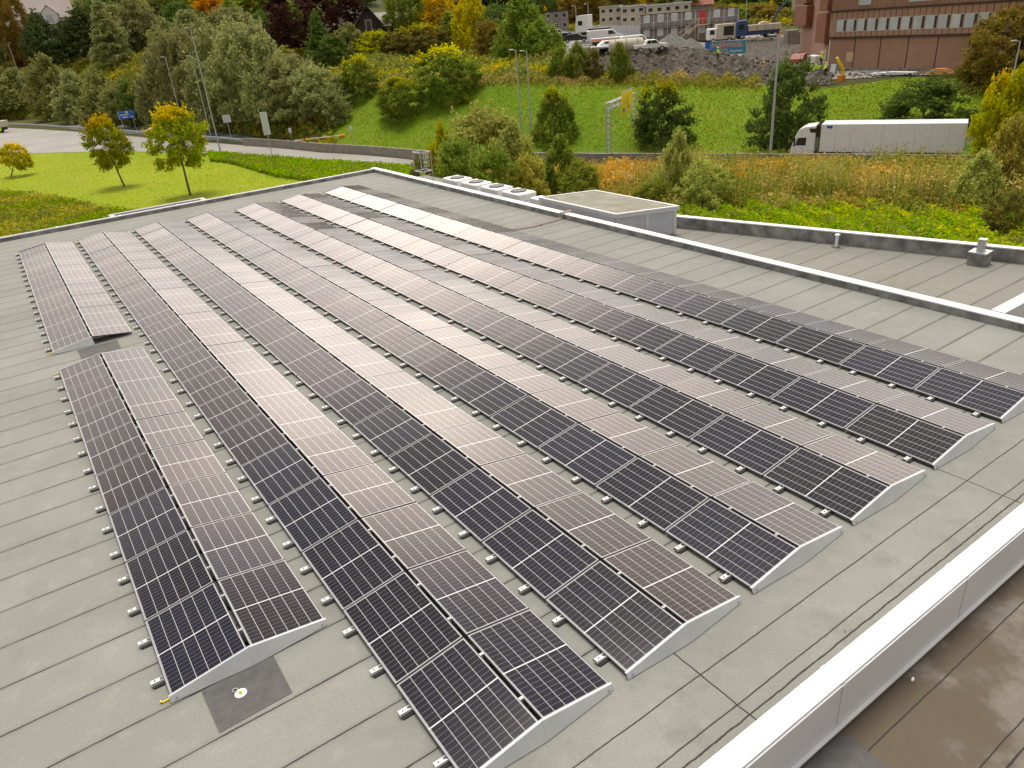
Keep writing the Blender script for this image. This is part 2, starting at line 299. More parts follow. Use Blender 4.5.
# ------------------------------------------------------------------ mesh helpers
class MB:
    def __init__(s): s.v = []; s.f = []; s.m = []; s.mats = []
    def mi(s, m):
        if m not in s.mats: s.mats.append(m)
        return s.mats.index(m)
    def poly(s, pts, m, faces=None):
        b = len(s.v); s.v += [tuple(map(float, p)) for p in pts]; i = s.mi(m)
        for f in (faces or [list(range(len(pts)))]): s.f.append([b+k for k in f]); s.m.append(i)
        return s
    def box(s, a, b, m, X=None):
        (x0, y0, z0), (x1, y1, z1) = a, b
        p = [(x0, y0, z0), (x1, y0, z0), (x1, y1, z0), (x0, y1, z0), (x0, y0, z1), (x1, y0, z1), (x1, y1, z1), (x0, y1, z1)]
        if X is not None: p = [X @ Vector(q) for q in p]
        return s.poly(p, m, [[0, 3, 2, 1], [4, 5, 6, 7], [0, 1, 5, 4], [1, 2, 6, 5], [2, 3, 7, 6], [3, 0, 4, 7]])
    def prism(s, pts, h, m, axis=2, X=None):
        """extrude a list of 2-D points by h=(lo,hi) along axis"""
        n = len(pts)
        def mk(p, t):
            q = [p[0], p[1]]; q.insert(axis, t); q = Vector(q); return X @ q if X is not None else q
        P = [mk(p, h[0]) for p in pts]+[mk(p, h[1]) for p in pts]
        F = [list(range(n))[::-1], [n+i for i in range(n)]]+[[i, (i+1) % n, n+(i+1) % n, n+i] for i in range(n)]
        return s.poly(P, m, F)
    def tube(s, a, b, r, m, r2=None, n=8, cap=True):
        a, b = Vector(a), Vector(b); r2 = r if r2 is None else r2; d = (b-a).normalized()
        q = d.to_track_quat('Z', 'Y'); P = []
        for c, rr in ((a, r), (b, r2)):
            for k in range(n):
                t = 2*math.pi*k/n; P.append(c+q @ Vector((rr*math.cos(t), rr*math.sin(t), 0)))
        F = [[i, (i+1) % n, n+(i+1) % n, n+i] for i in range(n)]
        if cap: F += [list(range(n))[::-1], [n+i for i in range(n)]]
        return s.poly(P, m, F)
    def build(s, name, parent=None, bevel=0., smooth=False, loc=None, seg=1):
        me = bpy.data.meshes.new(name); me.from_pydata(s.v, [], s.f)
        for q in s.mats: me.materials.append(q)
        me.polygons.foreach_set('material_index', s.m); me.update()
        bm = bmesh.new(); bm.from_mesh(me); bmesh.ops.recalc_face_normals(bm, faces=bm.faces); bm.to_mesh(me); bm.free()
        if smooth: me.polygons.foreach_set('use_smooth', [True]*len(me.polygons))
        o = bpy.data.objects.new(name, me); C.objects.link(o)
        if parent: o.parent = parent
        if loc is not None: o.location = loc
        if bevel:
            b = o.modifiers.new('bevel', 'BEVEL'); b.width = bevel; b.segments = seg; b.limit_method = 'ANGLE'; b.angle_limit = R(35)
        return o
def tag(o, label=None, cat=None, group=None, kind=None):
    if label: o['label'] = label
    if cat: o['category'] = cat
    if group: o['group'] = group
    if kind: o['kind'] = kind
    return o
def thing(name, label, cat, loc=(0, 0, 0), rz=0., group=None):
    o = bpy.data.objects.new(name, None); C.objects.link(o); o.location = loc; o.rotation_euler = (0, 0, rz); o.empty_display_size = .3
    return tag(o, label, cat, group)
def copy_tree(o, parent=None):
    c = o.copy(); C.objects.link(c); c.parent = parent
    for ch in list(o.children): copy_tree(ch, c)
    return c

# ------------------------------------------------------------------ terrain
def grid_mesh(name, m, us, Ds, z, kind='structure'):
    """us: azimuths (n), Ds: n x k distances, z: function(az, D)"""
    n, k = len(us), len(Ds[0]); V = []
    for i, a in enumerate(us):
        for D in Ds[i]:
            x, y = polxy(a, D); V.append((x, y, z(a, D)))
    F = [[i*k+j, (i+1)*k+j, (i+1)*k+j+1, i*k+j+1] for i in range(n-1) for j in range(k-1)]
    me = bpy.data.meshes.new(name); me.from_pydata(V, [], F); me.materials.append(m); me.update()
    me.polygons.foreach_set('use_smooth', [True]*len(F))
    o = bpy.data.objects.new(name, me); C.objects.link(o); o['kind'] = kind
    if me.polygons[0].normal.z < 0: me.flip_normals()
    return o
def hn(x, y): return .5*math.sin(x*.31+1.3*math.sin(y*.17))+.5*math.sin(y*.27+1.7*math.sin(x*.13))
azs = np.linspace(R(-60), R(120), 241)
def terr_z(a, D):
    z = Hpol(a, D); x, y = polxy(a, D)
    if D > kD(a, 3)+8: z += .5*hn(x, y)*min(1, (D-kD(a, 3)-8)/40)
    return z
DL = []
for a in azs:
    ks = [kD(a, i) for i in range(8)]; d = [2., 12.]
    for i in range(7):
        nn = (8, 4, 6, 6, 6, 8, 10)[i]; d += list(np.linspace(ks[i], ks[i+1], nn, endpoint=False))
    d += [ks[7]]; DL.append(d)
ground = grid_mesh('ground', M['rough'], azs, DL, lambda a, D: terr_z(a, D) if D > 15 else min(terr_z(a, 30), -1.6))
# far flat skirt
sk = MB(); sk.poly([(-4000, -4000, -7.5), (4000, -4000, -7.5), (4000, 4000, -7.5), (-4000, 4000, -7.5)], M['rough']); tag(sk.build('terrain'), kind='structure')
# distant ridge, its haze put into the blue-grey colour
fr = MB(); rv = []
for i in range(60):
    a = R(-40+i*2.6); h = 150+40*math.sin(i*.5)+18*math.sin(i*1.3); x, y = polxy(a, 2300); rv.append((x, y, h))
M['farhill'] = mat('forested_hill', (.07, .10, .12), .95, col2=(.10, .14, .16), nscale=.02, detail=8)
for i in range(59):
    p, q = rv[i], rv[i+1]; n0 = polxy(R(-40+i*2.6), 1500); n1 = polxy(R(-40+(i+1)*2.6), 1500)
    fr.poly([(n0[0], n0[1], 0), (n1[0], n1[1], 0), q, p], M['farhill'])
tag(fr.build('hills'), kind='structure')

def line_D(pts, z=None):
    """pixel polyline -> function az -> D (points on level z)"""
    A, Dd = [], []
    for u, v in pts:
        P = at(u, v, z) if z is not None else hit(u, v); A.append(math.atan2(P[0]-CAM[0], P[1]-CAM[1])); Dd.append(math.hypot(P[0]-CAM[0], P[1]-CAM[1]))
    return lambda a: float(np.interp(a, A, Dd))
def strip(name, m, u0, u1, fin, fout, lift, nu=60, nd=3, zf=None):
    a0, a1 = azi(u0), azi(u1); us = np.linspace(a0, a1, nu)
    Ds = [list(np.linspace(fin(a), fout(a), nd)) for a in us]
    return grid_mesh(name, m, us, Ds, zf or (lambda a, D: Hpol(a, D)+lift))
road_in = line_D([(-200, 166), (0, 155), (100, 152), (170, 153), (256, 158), (320, 163), (418, 170), (470, 176)], -7)
road_out = line_D([(-200, 120), (0, 128), (60, 131), (110, 135), (150, 138.5), (200, 142.5), (250, 146.5), (320, 153), (418, 161), (470, 166)], -7)
rail_D = line_D([(-60, 124), (0, 126), (60, 129.5), (110, 133), (150, 136.5), (200, 140.5), (247, 144.5)], -7)
wall_D = line_D([(245, 146), (320, 152.5), (418, 160.5), (470, 162.5), (512, 165), (600, 168), (760, 168), (900, 170), (1024, 173), (1200, 178)], -7)
strip('lawn', M['lawn'], -300, 440, lambda a: 32, lambda a: road_in(a)+.5, .03, 70, 12)
strip('road', M['asphalt'], -200, 460, road_in, lambda a: road_out(a), .06, 80, 6)
strip('motorway', M['mway'], 60, 1300, lambda a: wall_D(a)+.6 if a > azi(247) else rail_D(a)+1.5, lambda a: kD(a, 2), .06, 90, 4)
strip('hillside_grass', M['slope'], 318, 1300, lambda a: kD(a, 2)-.2, lambda a: kD(a, 3)-.3, .05, 90, 10)
strip('dry_bank', M['fringe'], 300, 770, lambda a: kD(a, 3)-.2, lambda a: kD(a, 3)+6, .05, 60, 6)
strip('yard', M['gravel'], 520, 800, lambda a: kD(a, 4)-1, lambda a: kD(a, 5)+4, .12, 50, 14, zf=lambda a, D: terr_z(a, D)+.12)
strip('building_yard', M['gravel'], 800, 1060, lambda a: kD(a, 4)-4, lambda a: 114, .08, 40, 6, zf=lambda a, D: terr_z(a, D)+.08)
# rubble bank with relief
def rub_z(a, D):
    x, y = polxy(a, D); t = (D-kD(a, 3)-1)/(kD(a, 4)+5-kD(a, 3)); e = max(0, min(1, 4*min(t, 1-t)))
    n = .45*math.sin(x*1.1+2*math.sin(y*.7))+.35*math.sin(y*1.7+x*.6)+.25*math.sin(x*3.1-y*2.2)+random.uniform(-.22, .22)
    return Hpol(a, D)+.12+e*(.35+.6*n)
us = np.linspace(azi(572), azi(829), 130)
grid_mesh('rubble_bank', M['rubble'], us, [list(np.linspace(kD(a, 3)+1, kD(a, 4)+6, 40)) for a in us], rub_z)
us = np.linspace(azi(740), azi(812), 50)
grid_mesh('earth_bank', M['rubble'], us, [list(np.linspace(kD(a, 4)+6, kD(a, 5)-4, 30)) for a in us], lambda a, D: Hpol(a, D)+.3+random.uniform(-.2, .3))
# kerb line and edge marking of the road
M['marking'] = mat('road_marking', (.6, .5, .3), .8)
strip('road_marking', M['marking'], 120, 440, lambda a: road_out(a)-.8, lambda a: road_out(a)-.62, .075, 80, 2)
strip('kerb', M['concrete'], -200, 440, lambda a: road_in(a)-.1, lambda a: road_in(a)+.12, .13, 80, 2)

# loose rocks on the rubble bank: stuff
ico = bmesh.new(); bmesh.ops.create_icosphere(ico, subdivisions=1, radius=1); iv = [v.co.copy() for v in ico.verts]; iff = [[v.index for v in f.verts] for f in ico.faces]; ico.free()
def rocks(name, pts, rmin, rmax, m):
    b = MB()
    for (x, y, z) in pts:
        r = rmin+(rmax-rmin)*random.random()**3; q = Quaternion((random.random()-.5, random.random()-.5, random.random()-.5, random.random()-.5)).normalized(); s = Vector((r*random.uniform(.6, 1.3), r*random.uniform(.6, 1.3), r*random.uniform(.5, .9)))
        b.poly([q @ Vector((v.x*s.x*random.uniform(.8, 1.2), v.y*s.y, v.z*s.z))+Vector((x, y, z)) for v in iv], m, iff)
    return b.build(name)
pts = []
for _ in range(1500):
    u = random.uniform(572, 825); a = azi(u); D = random.uniform(kD(a, 3)+1.5, kD(a, 4)+5); x, y = polxy(a, D); pts.append((x, y, rub_z(a, D)+.05))
tag(rocks('rocks', pts, .1, .5, M['rock']), 'grey stones scattered over the rubble bank of the building site', 'stones', kind='stuff')
pts = []
for _ in range(300):
    u = random.uniform(800, 960); a = azi(u); D = random.uniform(kD(a, 4)-4, kD(a, 4)+3); x, y = polxy(a, D); pts.append((x, y, Hpol(a, D)+.1))
tag(rocks('rocks', pts, .08, .35, M['rock']), 'pale stones lying along the foot of the brown clad building', 'stones', kind='stuff')

# ------------------------------------------------------------------ foliage
def quads(name, P, mats, mi=None):
    """P: (n,4,3) array -> mesh of loose quads"""
    n = len(P); me = bpy.data.meshes.new(name); me.vertices.add(n*4); me.vertices.foreach_set('co', P.reshape(-1).astype(np.float32))
    me.loops.add(n*4); me.loops.foreach_set('vertex_index', np.arange(n*4, dtype=np.int32))
    me.polygons.add(n); me.polygons.foreach_set('loop_start', np.arange(0, n*4, 4, dtype=np.int32))
    for m in mats: me.materials.append(m)
    if mi is not None: me.polygons.foreach_set('material_index', np.asarray(mi, dtype=np.int32))
    me.update(calc_edges=True); me.validate(); return me
def leaf_quads(cen, size, up=.3, aspect=.6):
    n = len(cen); nr = rng.normal(size=(n, 3)); nr[:, 2] += up*np.sign(rng.random(n)-.2); nr /= np.linalg.norm(nr, axis=1)[:, None]
    t = np.cross(nr, rng.normal(size=(n, 3))); t /= np.linalg.norm(t, axis=1)[:, None]; b = np.cross(nr, t)
    s = (size*rng.uniform(.6, 1.35, n))[:, None]
    a, c = t*s, b*s*aspect
    return np.stack([cen-a, cen-c*1.0+a*.1, cen+a, cen+c*1.0-a*.1], axis=1)
def crown(kind, n=5200, clumps=90, seed=0, leaf=.023):
    g = np.random.default_rng(seed)
    zc = g.random(clumps*3); th = g.random(clumps*3)*2*np.pi
    prof = {'round': lambda z: .5*np.clip(1-np.abs(1.75*z-.75)**2.2, 0, 1)**.55,
            'broad': lambda z: .5*np.clip(1-np.abs(1.45*z-.45)**2.6, 0, 1)**.5,
            'dome': lambda z: .5*np.sqrt(np.clip(1-z**2.2, 0, 1)),
            'conifer': lambda z: .44*(1-z)**.85+.02,
            'pine': lambda z: .46*np.clip(np.sin(np.pi*np.clip(z, .02, .98)**.8), 0, 1)**.6*(1-.35*z),
            'willow': lambda z: .47*np.clip(1-z**1.7, 0, 1)**.7,
            'column': lambda z: .5*np.sqrt(np.clip(1-(2*z-1)**4, 0, 1))}[kind]
    r = prof(zc)*(.35+.65*g.random(clumps*3)**.5)*(1+.22*np.sin(3*th+g.random()*6+5*zc))
    keep = g.random(clumps*3) < (r/.5*.75+.15); zc, th, r = zc[keep][:clumps], th[keep][:clumps], r[keep][:clumps]
    cen = np.stack([r*np.cos(th), r*np.sin(th), zc*.94+.03], 1)
    k = g.integers(0, len(cen), n); cr_ = g.uniform(.045, .095, len(cen))
    sx = {'conifer': (1.25, .35), 'pine': (1.2, .5), 'willow': (.75, 1.5), 'column': (.8, 1.2)}.get(kind, (1.1, .75))
    off = g.normal(size=(n, 3)); off /= np.linalg.norm(off, axis=1)[:, None]; off *= (g.random(n)**.45)[:, None]
    off = off*cr_[k][:, None]*np.array([sx[0], sx[0], sx[1]])*1.25
    P = cen[k]+off
    # stray twigs on the outline
    ns = n//14; kk = g.integers(0, len(cen), ns); d = cen[kk]-np.array([0, 0, .3]); d /= np.linalg.norm(d, axis=1)[:, None]
    P = np.concatenate([P, cen[kk]+d*g.uniform(.05, .15, ns)[:, None]+g.normal(size=(ns, 3))*.012])
    P[:, 2] = np.clip(P[:, 2], 0, 1.06)
    return leaf_quads(P, leaf, aspect=.62), cen
PRO = {}
for kd, nv in (('round', 3), ('broad', 2), ('dome', 3), ('conifer', 2), ('pine', 2), ('willow', 3), ('column', 1)):
    for i in range(nv):
        Q, cen = crown(kd, 11000 if kd != 'willow' else 10000, 170 if kd != 'dome' else 130, seed=len(PRO)+5)
        # second slot: the top of the crown, where some species carry other-coloured young growth
        top = Q.mean(axis=1); mi = ((top[:, 2]+.25*np.hypot(top[:, 0], top[:, 1])+rng.normal(size=len(top))*.07) > .93).astype(int)
        me = quads(kd+'_crown', Q, [LM['green'], LM['green']], mi)
        PRO[(kd, i)] = (me, cen)
def trunk_mesh(cen, base=.0, hcrown=.25, r=.022, nl=9, seed=0):
    b = MB(); g = random.Random(seed); pts = []
    for i in range(6):
        t = i/5; pts.append(Vector((.02*math.sin(3*t+seed), .02*math.cos(2*t+seed)-.02, t*.82)))
    for i in range(5): b.tube(pts[i], pts[i+1], r*(1-.8*i/5), M['bark'], r*(1-.8*(i+1)/5), 7, False)
    for j in range(nl):
        c = cen[g.randrange(len(cen))]; c = Vector((c[0]*.85, c[1]*.85, hcrown+(1-hcrown)*c[2]*.95)); t = min(.9, max(.15, c.z*.75)); k = min(4, int(t*5)); s = pts[k].lerp(pts[k+1], t*5-k)
        if c.z < s.z: s = pts[1].lerp(pts[2], .2)
        mid = s.lerp(c, .5)+Vector((0, 0, .03)); b.tube(s, mid, r*.38, M['bark'], r*.24, 5, False); b.tube(mid, c, r*.24, M['bark'], r*.06, 5, False)
    return b
TR = {}
def tree(u, vb, vt, wpx, kind, leaf, label, group=None, D=None, hb=.12, top=None, name=None, cat='tree', r=.02, seed=None, up=0., lean=0.):
    """one tree or shrub: trunk and crown; (u,vb) foot, vt top, wpx crown width in the survey"""
    if D is None: B = hit(u, vb)
    else:
        d = ray(u, vt); a = math.atan2(d[0], d[1]); x, y = polxy(a, D); B = np.array([x, y, Hpol(a, D)])
    zt = ztop(B, vt); h = max(.6, zt-B[2]); wd = wpx/ppm((B[0], B[1], (B[2]+zt)/2))
    nm = name or {'pine': 'pine_tree', 'conifer': 'conifer_tree', 'dome': 'shrub', 'willow': 'willow_shrub'}.get(kind, 'deciduous_tree')
    o = thing(nm, label, cat, tuple(B), random.uniform(0, 6.28), group)
    if lean: o.rotation_mode = 'QUATERNION'; o.rotation_quaternion = Quaternion(Vector((_f[0], _f[1], 0)).normalized(), lean) @ Quaternion((0, 0, 1), random.uniform(0, 6.28))
    vs = [k for k in PRO if k[0] == kind]; key = vs[(seed if seed is not None else random.randrange(99)) % len(vs)]
    me, cen = PRO[key]
    c = bpy.data.objects.new('crown', me); C.objects.link(c); c.parent = o; c.location = (0, 0, h*hb); c.scale = (wd, wd, h*(1-hb)/1.0)
    for s, mm in ((0, LM[leaf]), (1, LM[top or leaf])):
        c.material_slots[s].link = 'OBJECT'; c.material_slots[s].material = mm
    tk = (key, round(hb, 1), r)
    if tk not in TR:
        to = trunk_mesh(cen, hcrown=hb, r=r, seed=len(TR)).build('trunk'); TR[tk] = to.data; bpy.data.objects.remove(to)
    t = bpy.data.objects.new('trunk', TR[tk]); C.objects.link(t); t.parent = o; t.scale = (wd*.9, wd*.9, h); t.location = (0, 0, -.05)
    return o

# ------------------------------------------------------------------ the building under the panels
bld = thing('flat_roofed_building', 'long low building with a grey felt roof and white capped edges carrying the solar rows', 'building')
XL, XR, YN, YF = -7.5, 19.9, -1.5, 39.2     # inner faces of the upstands
def sheet(name, x0, x1, y0, y1, z, m, th=.3, nx=1):
    b = MB(); b.box((x0, y0, z-th), (x1, y1, z), m); return b.build(name, bld)
sheet('upper_roof', XL, XR, YN, YF, 0, M['felt'])
# low upstand and white cap, near side
b = MB(); b.box((XL-.4, YN-.02, -.02), (XR+.4, YN-.10, .08), M['upstand']); b.build('upstand', bld)
def cap(x0, x1, y0, y1, z, th=.035, name='parapet_cap', seams=(), fold=.0, m_='cap'):
    b = MB(); b.box((x0, y0, z-th), (x1, y1, z), M[m_])
    for (sx0, sx1, sy0, sy1) in seams: b.box((sx0, sy0, z), (sx1, sy1, z+.006), M['cap'])
    return b.build(name, bld, .006)
JX = [-5.1, -2.1, .95, 4.0, 7.0, 10.05, 13.1, 16.1, 19.1]
cap(XL-.4, XR+.42, YN-.32, YN-.02, .125, seams=[(x-.04, x+.04, YN-.325, YN-.015) for x in JX])
# near fascia: sheet panels with upright folds and a bottom drip edge
b = MB(); b.box((XL-.4, YN-.345, -.70), (XR+.42, YN-.305, .088), M['fascia'])
for x in JX: b.box((x-.035, YN-.352, -.64), (x+.035, YN-.347, .08), M['fascia'])
b.build('fascia', bld, .003)
b = MB(); b.box((XL-.4, YN-.40, -.69), (XR+.42, YN-.348, -.655), M['cap']); b.build('drip_edge', bld)
b = MB(); b.box((XL-.4, YN-.37, -.80), (XR+.4, YN-.349, -.70), M['upstand']); b.build('wall_foot', bld)
sheet('terrace_roof', XL-.4, 34, -9.5, YN-.30, -.78, M['felt_wet'], .4)
# right parapet, with weathered inner upstand
b = MB(); b.box((XR, YN-.3, -.05), (XR+.30, YF+.42, .194), M['upstand']); b.build('upstand', bld)
cap(XR-.02, XR+.32, YN-.28, YF+.44, .23, seams=[(XR-.025, XR+.325, y-.04, y+.04) for y in (1.6, 4.6, 7.6, 10.6, 13.6, 16.6, 19.6, 22.6, 25.6, 28.6, 31.6, 34.6, 37.6)])
# far parapet
b = MB(); b.box((XL-.4, YF, -.05), (XR-.03, YF+.38, .165), M['upstand']); b.build('upstand', bld)
cap(XL-.4, XR-.03, YF-.02, YF+.30, .20, m_='palecap', seams=[(x-.04, x+.04, YF-.025, YF+.305) for x in (-4, -1, 2, 5, 8, 11, 14, 17)])
b = MB(); b.box((XL-.4, YN-.3, -.05), (XL-.02, YF+.4, .165), M['upstand']); b.build('upstand', bld)
cap(XL-.42, XL, YN+.0, YF-.03, .20)
# walls
b = MB(); b.box((XL-.38, YN-.29, -7.4), (XR+.44, YF+.40, -.31), M['wall'])
b.box((XL-.38, -9.4, -7.3), (34, YN-.30, -1.19), M['wall']); b.build('wall', bld)
# lower roof on the right with its slanted outer upstand
e0, e1 = Vector((26.05, 10.6)), Vector((28.9, 1.2))
b = MB(); yb, ya = 27.5, 2.72
b.prism([(XR+.44, ya+.1), (ex(ya+.1), ya+.1), (ex(yb), yb), (XR+.44, yb)], (-1.1, -.80), M['felt_low'], 2); b.build('lower_roof', bld)
b = MB(); b.prism([(ex(ya), ya), (ex(ya)+.26, ya), (ex(yb)+.26, yb), (ex(yb), yb)], (-3.0, -.33), M['upstand'], 2); b.build('upstand', bld)
b = MB(); b.prism([(ex(ya)-.03, ya), (ex(ya)+.28, ya), (ex(yb)+.28, yb), (ex(yb)-.03, yb)], (-.33, -.29), M['cap'], 2)
for k in range(9):
    y = 3.5+k*2.9; b.prism([(ex(y)-.034, y), (ex(y)+.284, y), (ex(y+.07)+.284, y+.07), (ex(y+.07)-.034, y+.07)], (-.29, -.284), M['cap'], 2)
b.build('parapet_cap', bld, .004)
b = MB(); b.prism([(XR+.46, ya+.1), (ex(ya+.1), ya+.1), (ex(yb), yb), (XR+.46, yb)], (-7.3, -1.1), M['wall'], 2); b.build('wall', bld)
sheet('lower_roof', XR+.44, 23.6, 27.52, 39.3, -.80, M['felt_low'])
# white capped cross wall dividing off the sunken corner
b = MB(); b.box((XR+.47, 2.42, -1.4), (34, 2.60, .16), M['fascia'])
for x in (22.2, 24.4, 26.6): b.box((x, 2.412, -1.3), (x+.05, 2.419, .14), M['fascia'])
b.build('cross_wall', bld)
b = MB(); b.box((XR+.47, 2.36, .16), (34, 2.70, .20), M['cap']); b.build('parapet_cap', bld, .005)
b = MB(); b.box((XR+.47, YN-.28, -1.5), (34, 2.41, -1.3), M['felt_low']); b.build('lower_roof', bld)
# felt repairs
for (x0, x1, y0, y1) in ((.37, 1.37, 2.60, 3.45), (.62, 1.72, 18.45, 19.35)):
    b = MB(); b.poly([(x0+.02, y0, .006), (x1, y0+.02, .006), (x1+.01, y1, .006), (x0, y1-.01, .006)], M['patch']); p = b.build('felt_patch', bld); p['label'] = 'dark square of newer roofing felt'
# small canopy frame beyond the far edge
can = thing('roof_light_frame', 'white framed opening standing just outside the far left roof edge', 'roof light', (5.2, YF+2.4, -.6))
b = MB(); q = [(0, 0), (5, .0), (5, 2.3), (.0, 2.3)]
b.box((-.3, .0, -.1), (5.2, .3, .14), M['palecap']); b.box((-.3, 2.3, -.1), (5.2, 2.6, .14), M['palecap']); b.box((-.3, .3, -.1), (0, 2.3, .14), M['palecap']); b.box((4.9, .3, -.1), (5.2, 2.3, .14), M['palecap'])
b.build('frame', can, .01)
b = MB(); b.box((0, .3, -.5), (4.9, 2.3, -.45), M['purple']); b.box((-.28, .02, -7.2), (5.18, 2.58, -.5), M['wall']); b.build('well', can)

# ------------------------------------------------------------------ solar rows
PL, PW, PITCH, HR, GAP = 1.775, 1.107, 2.506, .167, .042
pan = bpy.data.materials.new('solar_glass'); pan.use_nodes = True; g = G(pan); o_, xyz = g.obj()
x, y = xyz[0], xyz[1]; gw = PW-.012; gl = PL-.02
cx = g.math('DIVIDE', g.math('SUBTRACT', x, .030), (gw-.05)/6); cy = g.math('DIVIDE', g.math('SUBTRACT', y, .030), (gl-.06)/20)
def dline(q, step, wd):
    fr_ = g.math('FRACT', q); return g.math('LESS_THAN', g.math('MULTIPLY', g.math('MINIMUM', fr_, g.math('SUBTRACT', 1., fr_)), step), wd)
lx = dline(cx, (gw-.05)/6, .0034); ly = dline(cy, (gl-.06)/20, .0018)
mid = g.math('LESS_THAN', g.math('ABSOLUTE', g.math('SUBTRACT', y, gl/2)), .0095)
brd = g.math('MAXIMUM', g.math('MAXIMUM', g.math('LESS_THAN', x, .022), g.math('GREATER_THAN', x, gw-.022)), g.math('MAXIMUM', g.math('LESS_THAN', y, .024), g.math('GREATER_THAN', y, gl-.024)))
bus = g.math('MULTIPLY', dline(g.math('MULTIPLY', cx, 9.), .02, .0011), .09)
oi = g.n.new('ShaderNodeObjectInfo'); rd = oi.outputs['Random']
cellc = g.mix(rd, (.009, .006, .009, 1), (.004, .006, .018, 1))
cid = g.wn(g.math('ADD', g.math('ADD', g.math('FLOOR', cx), g.math('MULTIPLY', g.math('FLOOR', cy), 7.3)), g.math('MULTIPLY', rd, 900.)))
cellc = g.mix(g.math('MULTIPLY', cid, .3), cellc, (.016, .012, .013, 1))
k = g.mix(bus, cellc, (.45, .43, .42, 1))
k = g.mix(g.math('MULTIPLY', ly, .42), k, (.52, .49, .47, 1))
k = g.mix(g.math('MULTIPLY', lx, .85), k, (.6, .58, .57, 1))
k = g.mix(g.math('MULTIPLY', g.math('MAXIMUM', mid, g.math('MULTIPLY', brd, .62)), .95), k, (.66, .65, .64, 1))
dust = g.math('ADD', .002, g.math('MULTIPLY', g.rng(g.noise(o_, 4, 5, .65), .45, .8), .016))
k = g.mix(dust, k, (.5, .42, .36, 1))
g.l.new(k, g.b.inputs['Base Color']); g.b.inputs['IOR'].default_value = 1.46
g.l.new(g.rng(rd, 0, 1, .13, .2, False), g.b.inputs['Roughness'])
g.b.inputs['Specular Tint'].default_value = (1, .93, .88, 1)
b = MB(); b.box((.006, .01, -.006), (PW-.006, PL-.01, -.001), pan); laminate = b.build('solar_panel'); lam_me = laminate.data; bpy.data.objects.remove(laminate)
# object coords start at the panel corner: shift so x in 0..gw
for v in lam_me.vertices: v.co.x -= .006; v.co.y -= .01
b = MB(); W_ = gw; L_ = gl; e = .008
for (a_, c_) in (((-.0, -.0), (W_, e)), ((-.0, L_-e), (W_, L_)), ((-.0, e), (e, L_-e)), ((W_-e, e), (W_, L_-e))):
    b.box((a_[0], a_[1], -.035), (c_[0], c_[1], .0015), M['frame'])
fr_o = b.build('panel_frame', None); frm_me = fr_o.data; bpy.data.objects.remove(fr_o)
tilt = math.atan2(HR, PW)
# base rail: channel across both slopes with its tail showing on the left, on rubber pads
def rail_mesh():
    b = MB(); wfull = 2*PW*math.cos(tilt)+GAP
    b.box((-.17, -.032, .028), (wfull-.03, .032, .034), M['alu']); b.box((-.17, -.036, .028), (wfull-.03, -.030, .075), M['alu']); b.box((-.17, .030, .028), (wfull-.03, .036, .075), M['alu'])
    b.box((-.168, -.034, .071), (-.045, .034, .077), M['alu'])
    b.tube((-.11, 0, .077), (-.11, 0, .086), .011, M['black'], n=8)
    b.box((-.15, -.075, .0), (.35, .075, .026), M['rubber']); b.box((1.0, -.075, 0), (1.3, .075, .026), M['rubber']); b.box((1.9, -.075, 0), (wfull-.05, .075, .026), M['rubber'])
    mx_ = PW*math.cos(tilt)+GAP/2; b.box((mx_-.02, -.018, .034), (mx_+.02, .018, HR+.055), M['alu'])
    return b.build('base_rail').data
rail_me = rail_mesh(); bpy.data.objects.remove(bpy.data.objects['base_rail'])
clb = MB(); clb.box((-.028, -.02, -.012), (.028, .02, .006), M['galv']); clb.tube((0, 0, .006), (0, 0, .012), .008, M['black'], n=6); clamp_me = clb.build('ridge_clamp').data; bpy.data.objects.remove(bpy.data.objects['ridge_clamp'])
WC = PW*math.cos(tilt)
ZL = .085
def inst(name, me, par, loc, rot=(0, 0, 0)):
    o = bpy.data.objects.new(name, me); C.objects.link(o); o.parent = par; o.location = loc; o.rotation_euler = rot; return o
def end_plate(par, y, side, sgn, label=None):
    """folded sheet closing one slope at a row end; sgn -1 faces the camera end"""
    x0, x1 = (-.012, WC+GAP/2-.001) if side == 0 else (WC+GAP/2+.001, 2*WC+GAP+.012)
    za, zb = (ZL-.0, ZL+HR) if side == 0 else (ZL+HR, ZL-.0)
    y0 = y+sgn*.012; fl = sgn*.10
    low = .012
    b = MB()
    P = [(x0, y0, za+.006), (x1, y0, zb+.006), (x1, y0+fl*(zb/.25), low), (x0, y0+fl*(za/.25), low)]
    Q = [(p[0], p[1]+sgn*.003, p[2]) for p in P]
    b.poly(P+Q, M['plate'], [[0, 1, 2, 3], [4, 7, 6, 5], [0, 4, 5, 1], [1, 5, 6, 2], [2, 6, 7, 3], [3, 7, 4, 0]])
    # top flange folded over the panel edge
    T = [(x0, y0, za+.006), (x1, y0, zb+.006), (x1, y0-sgn*.032, zb+.006), (x0, y0-sgn*.032, za+.006)]
    T2 = [(p[0], p[1], p[2]+.004) for p in T]
    b.poly(T+T2, M['plate'], [[0, 1, 2, 3], [4, 7, 6, 5], [0, 4, 5, 1], [1, 5, 6, 2], [2, 6, 7, 3], [3, 7, 4, 0]])
    sx = x0+.07 if side == 0 else x1-.10; sz = za*.55 if side == 0 else zb*.55
    yy = y0+sgn*.004+fl*.3
    b.box((sx, yy-.004, sz), (sx+.03, yy+.004, sz+.006), M['black'])
    o = b.build('end_plate', par)
    if label: o['label'] = label
    return o
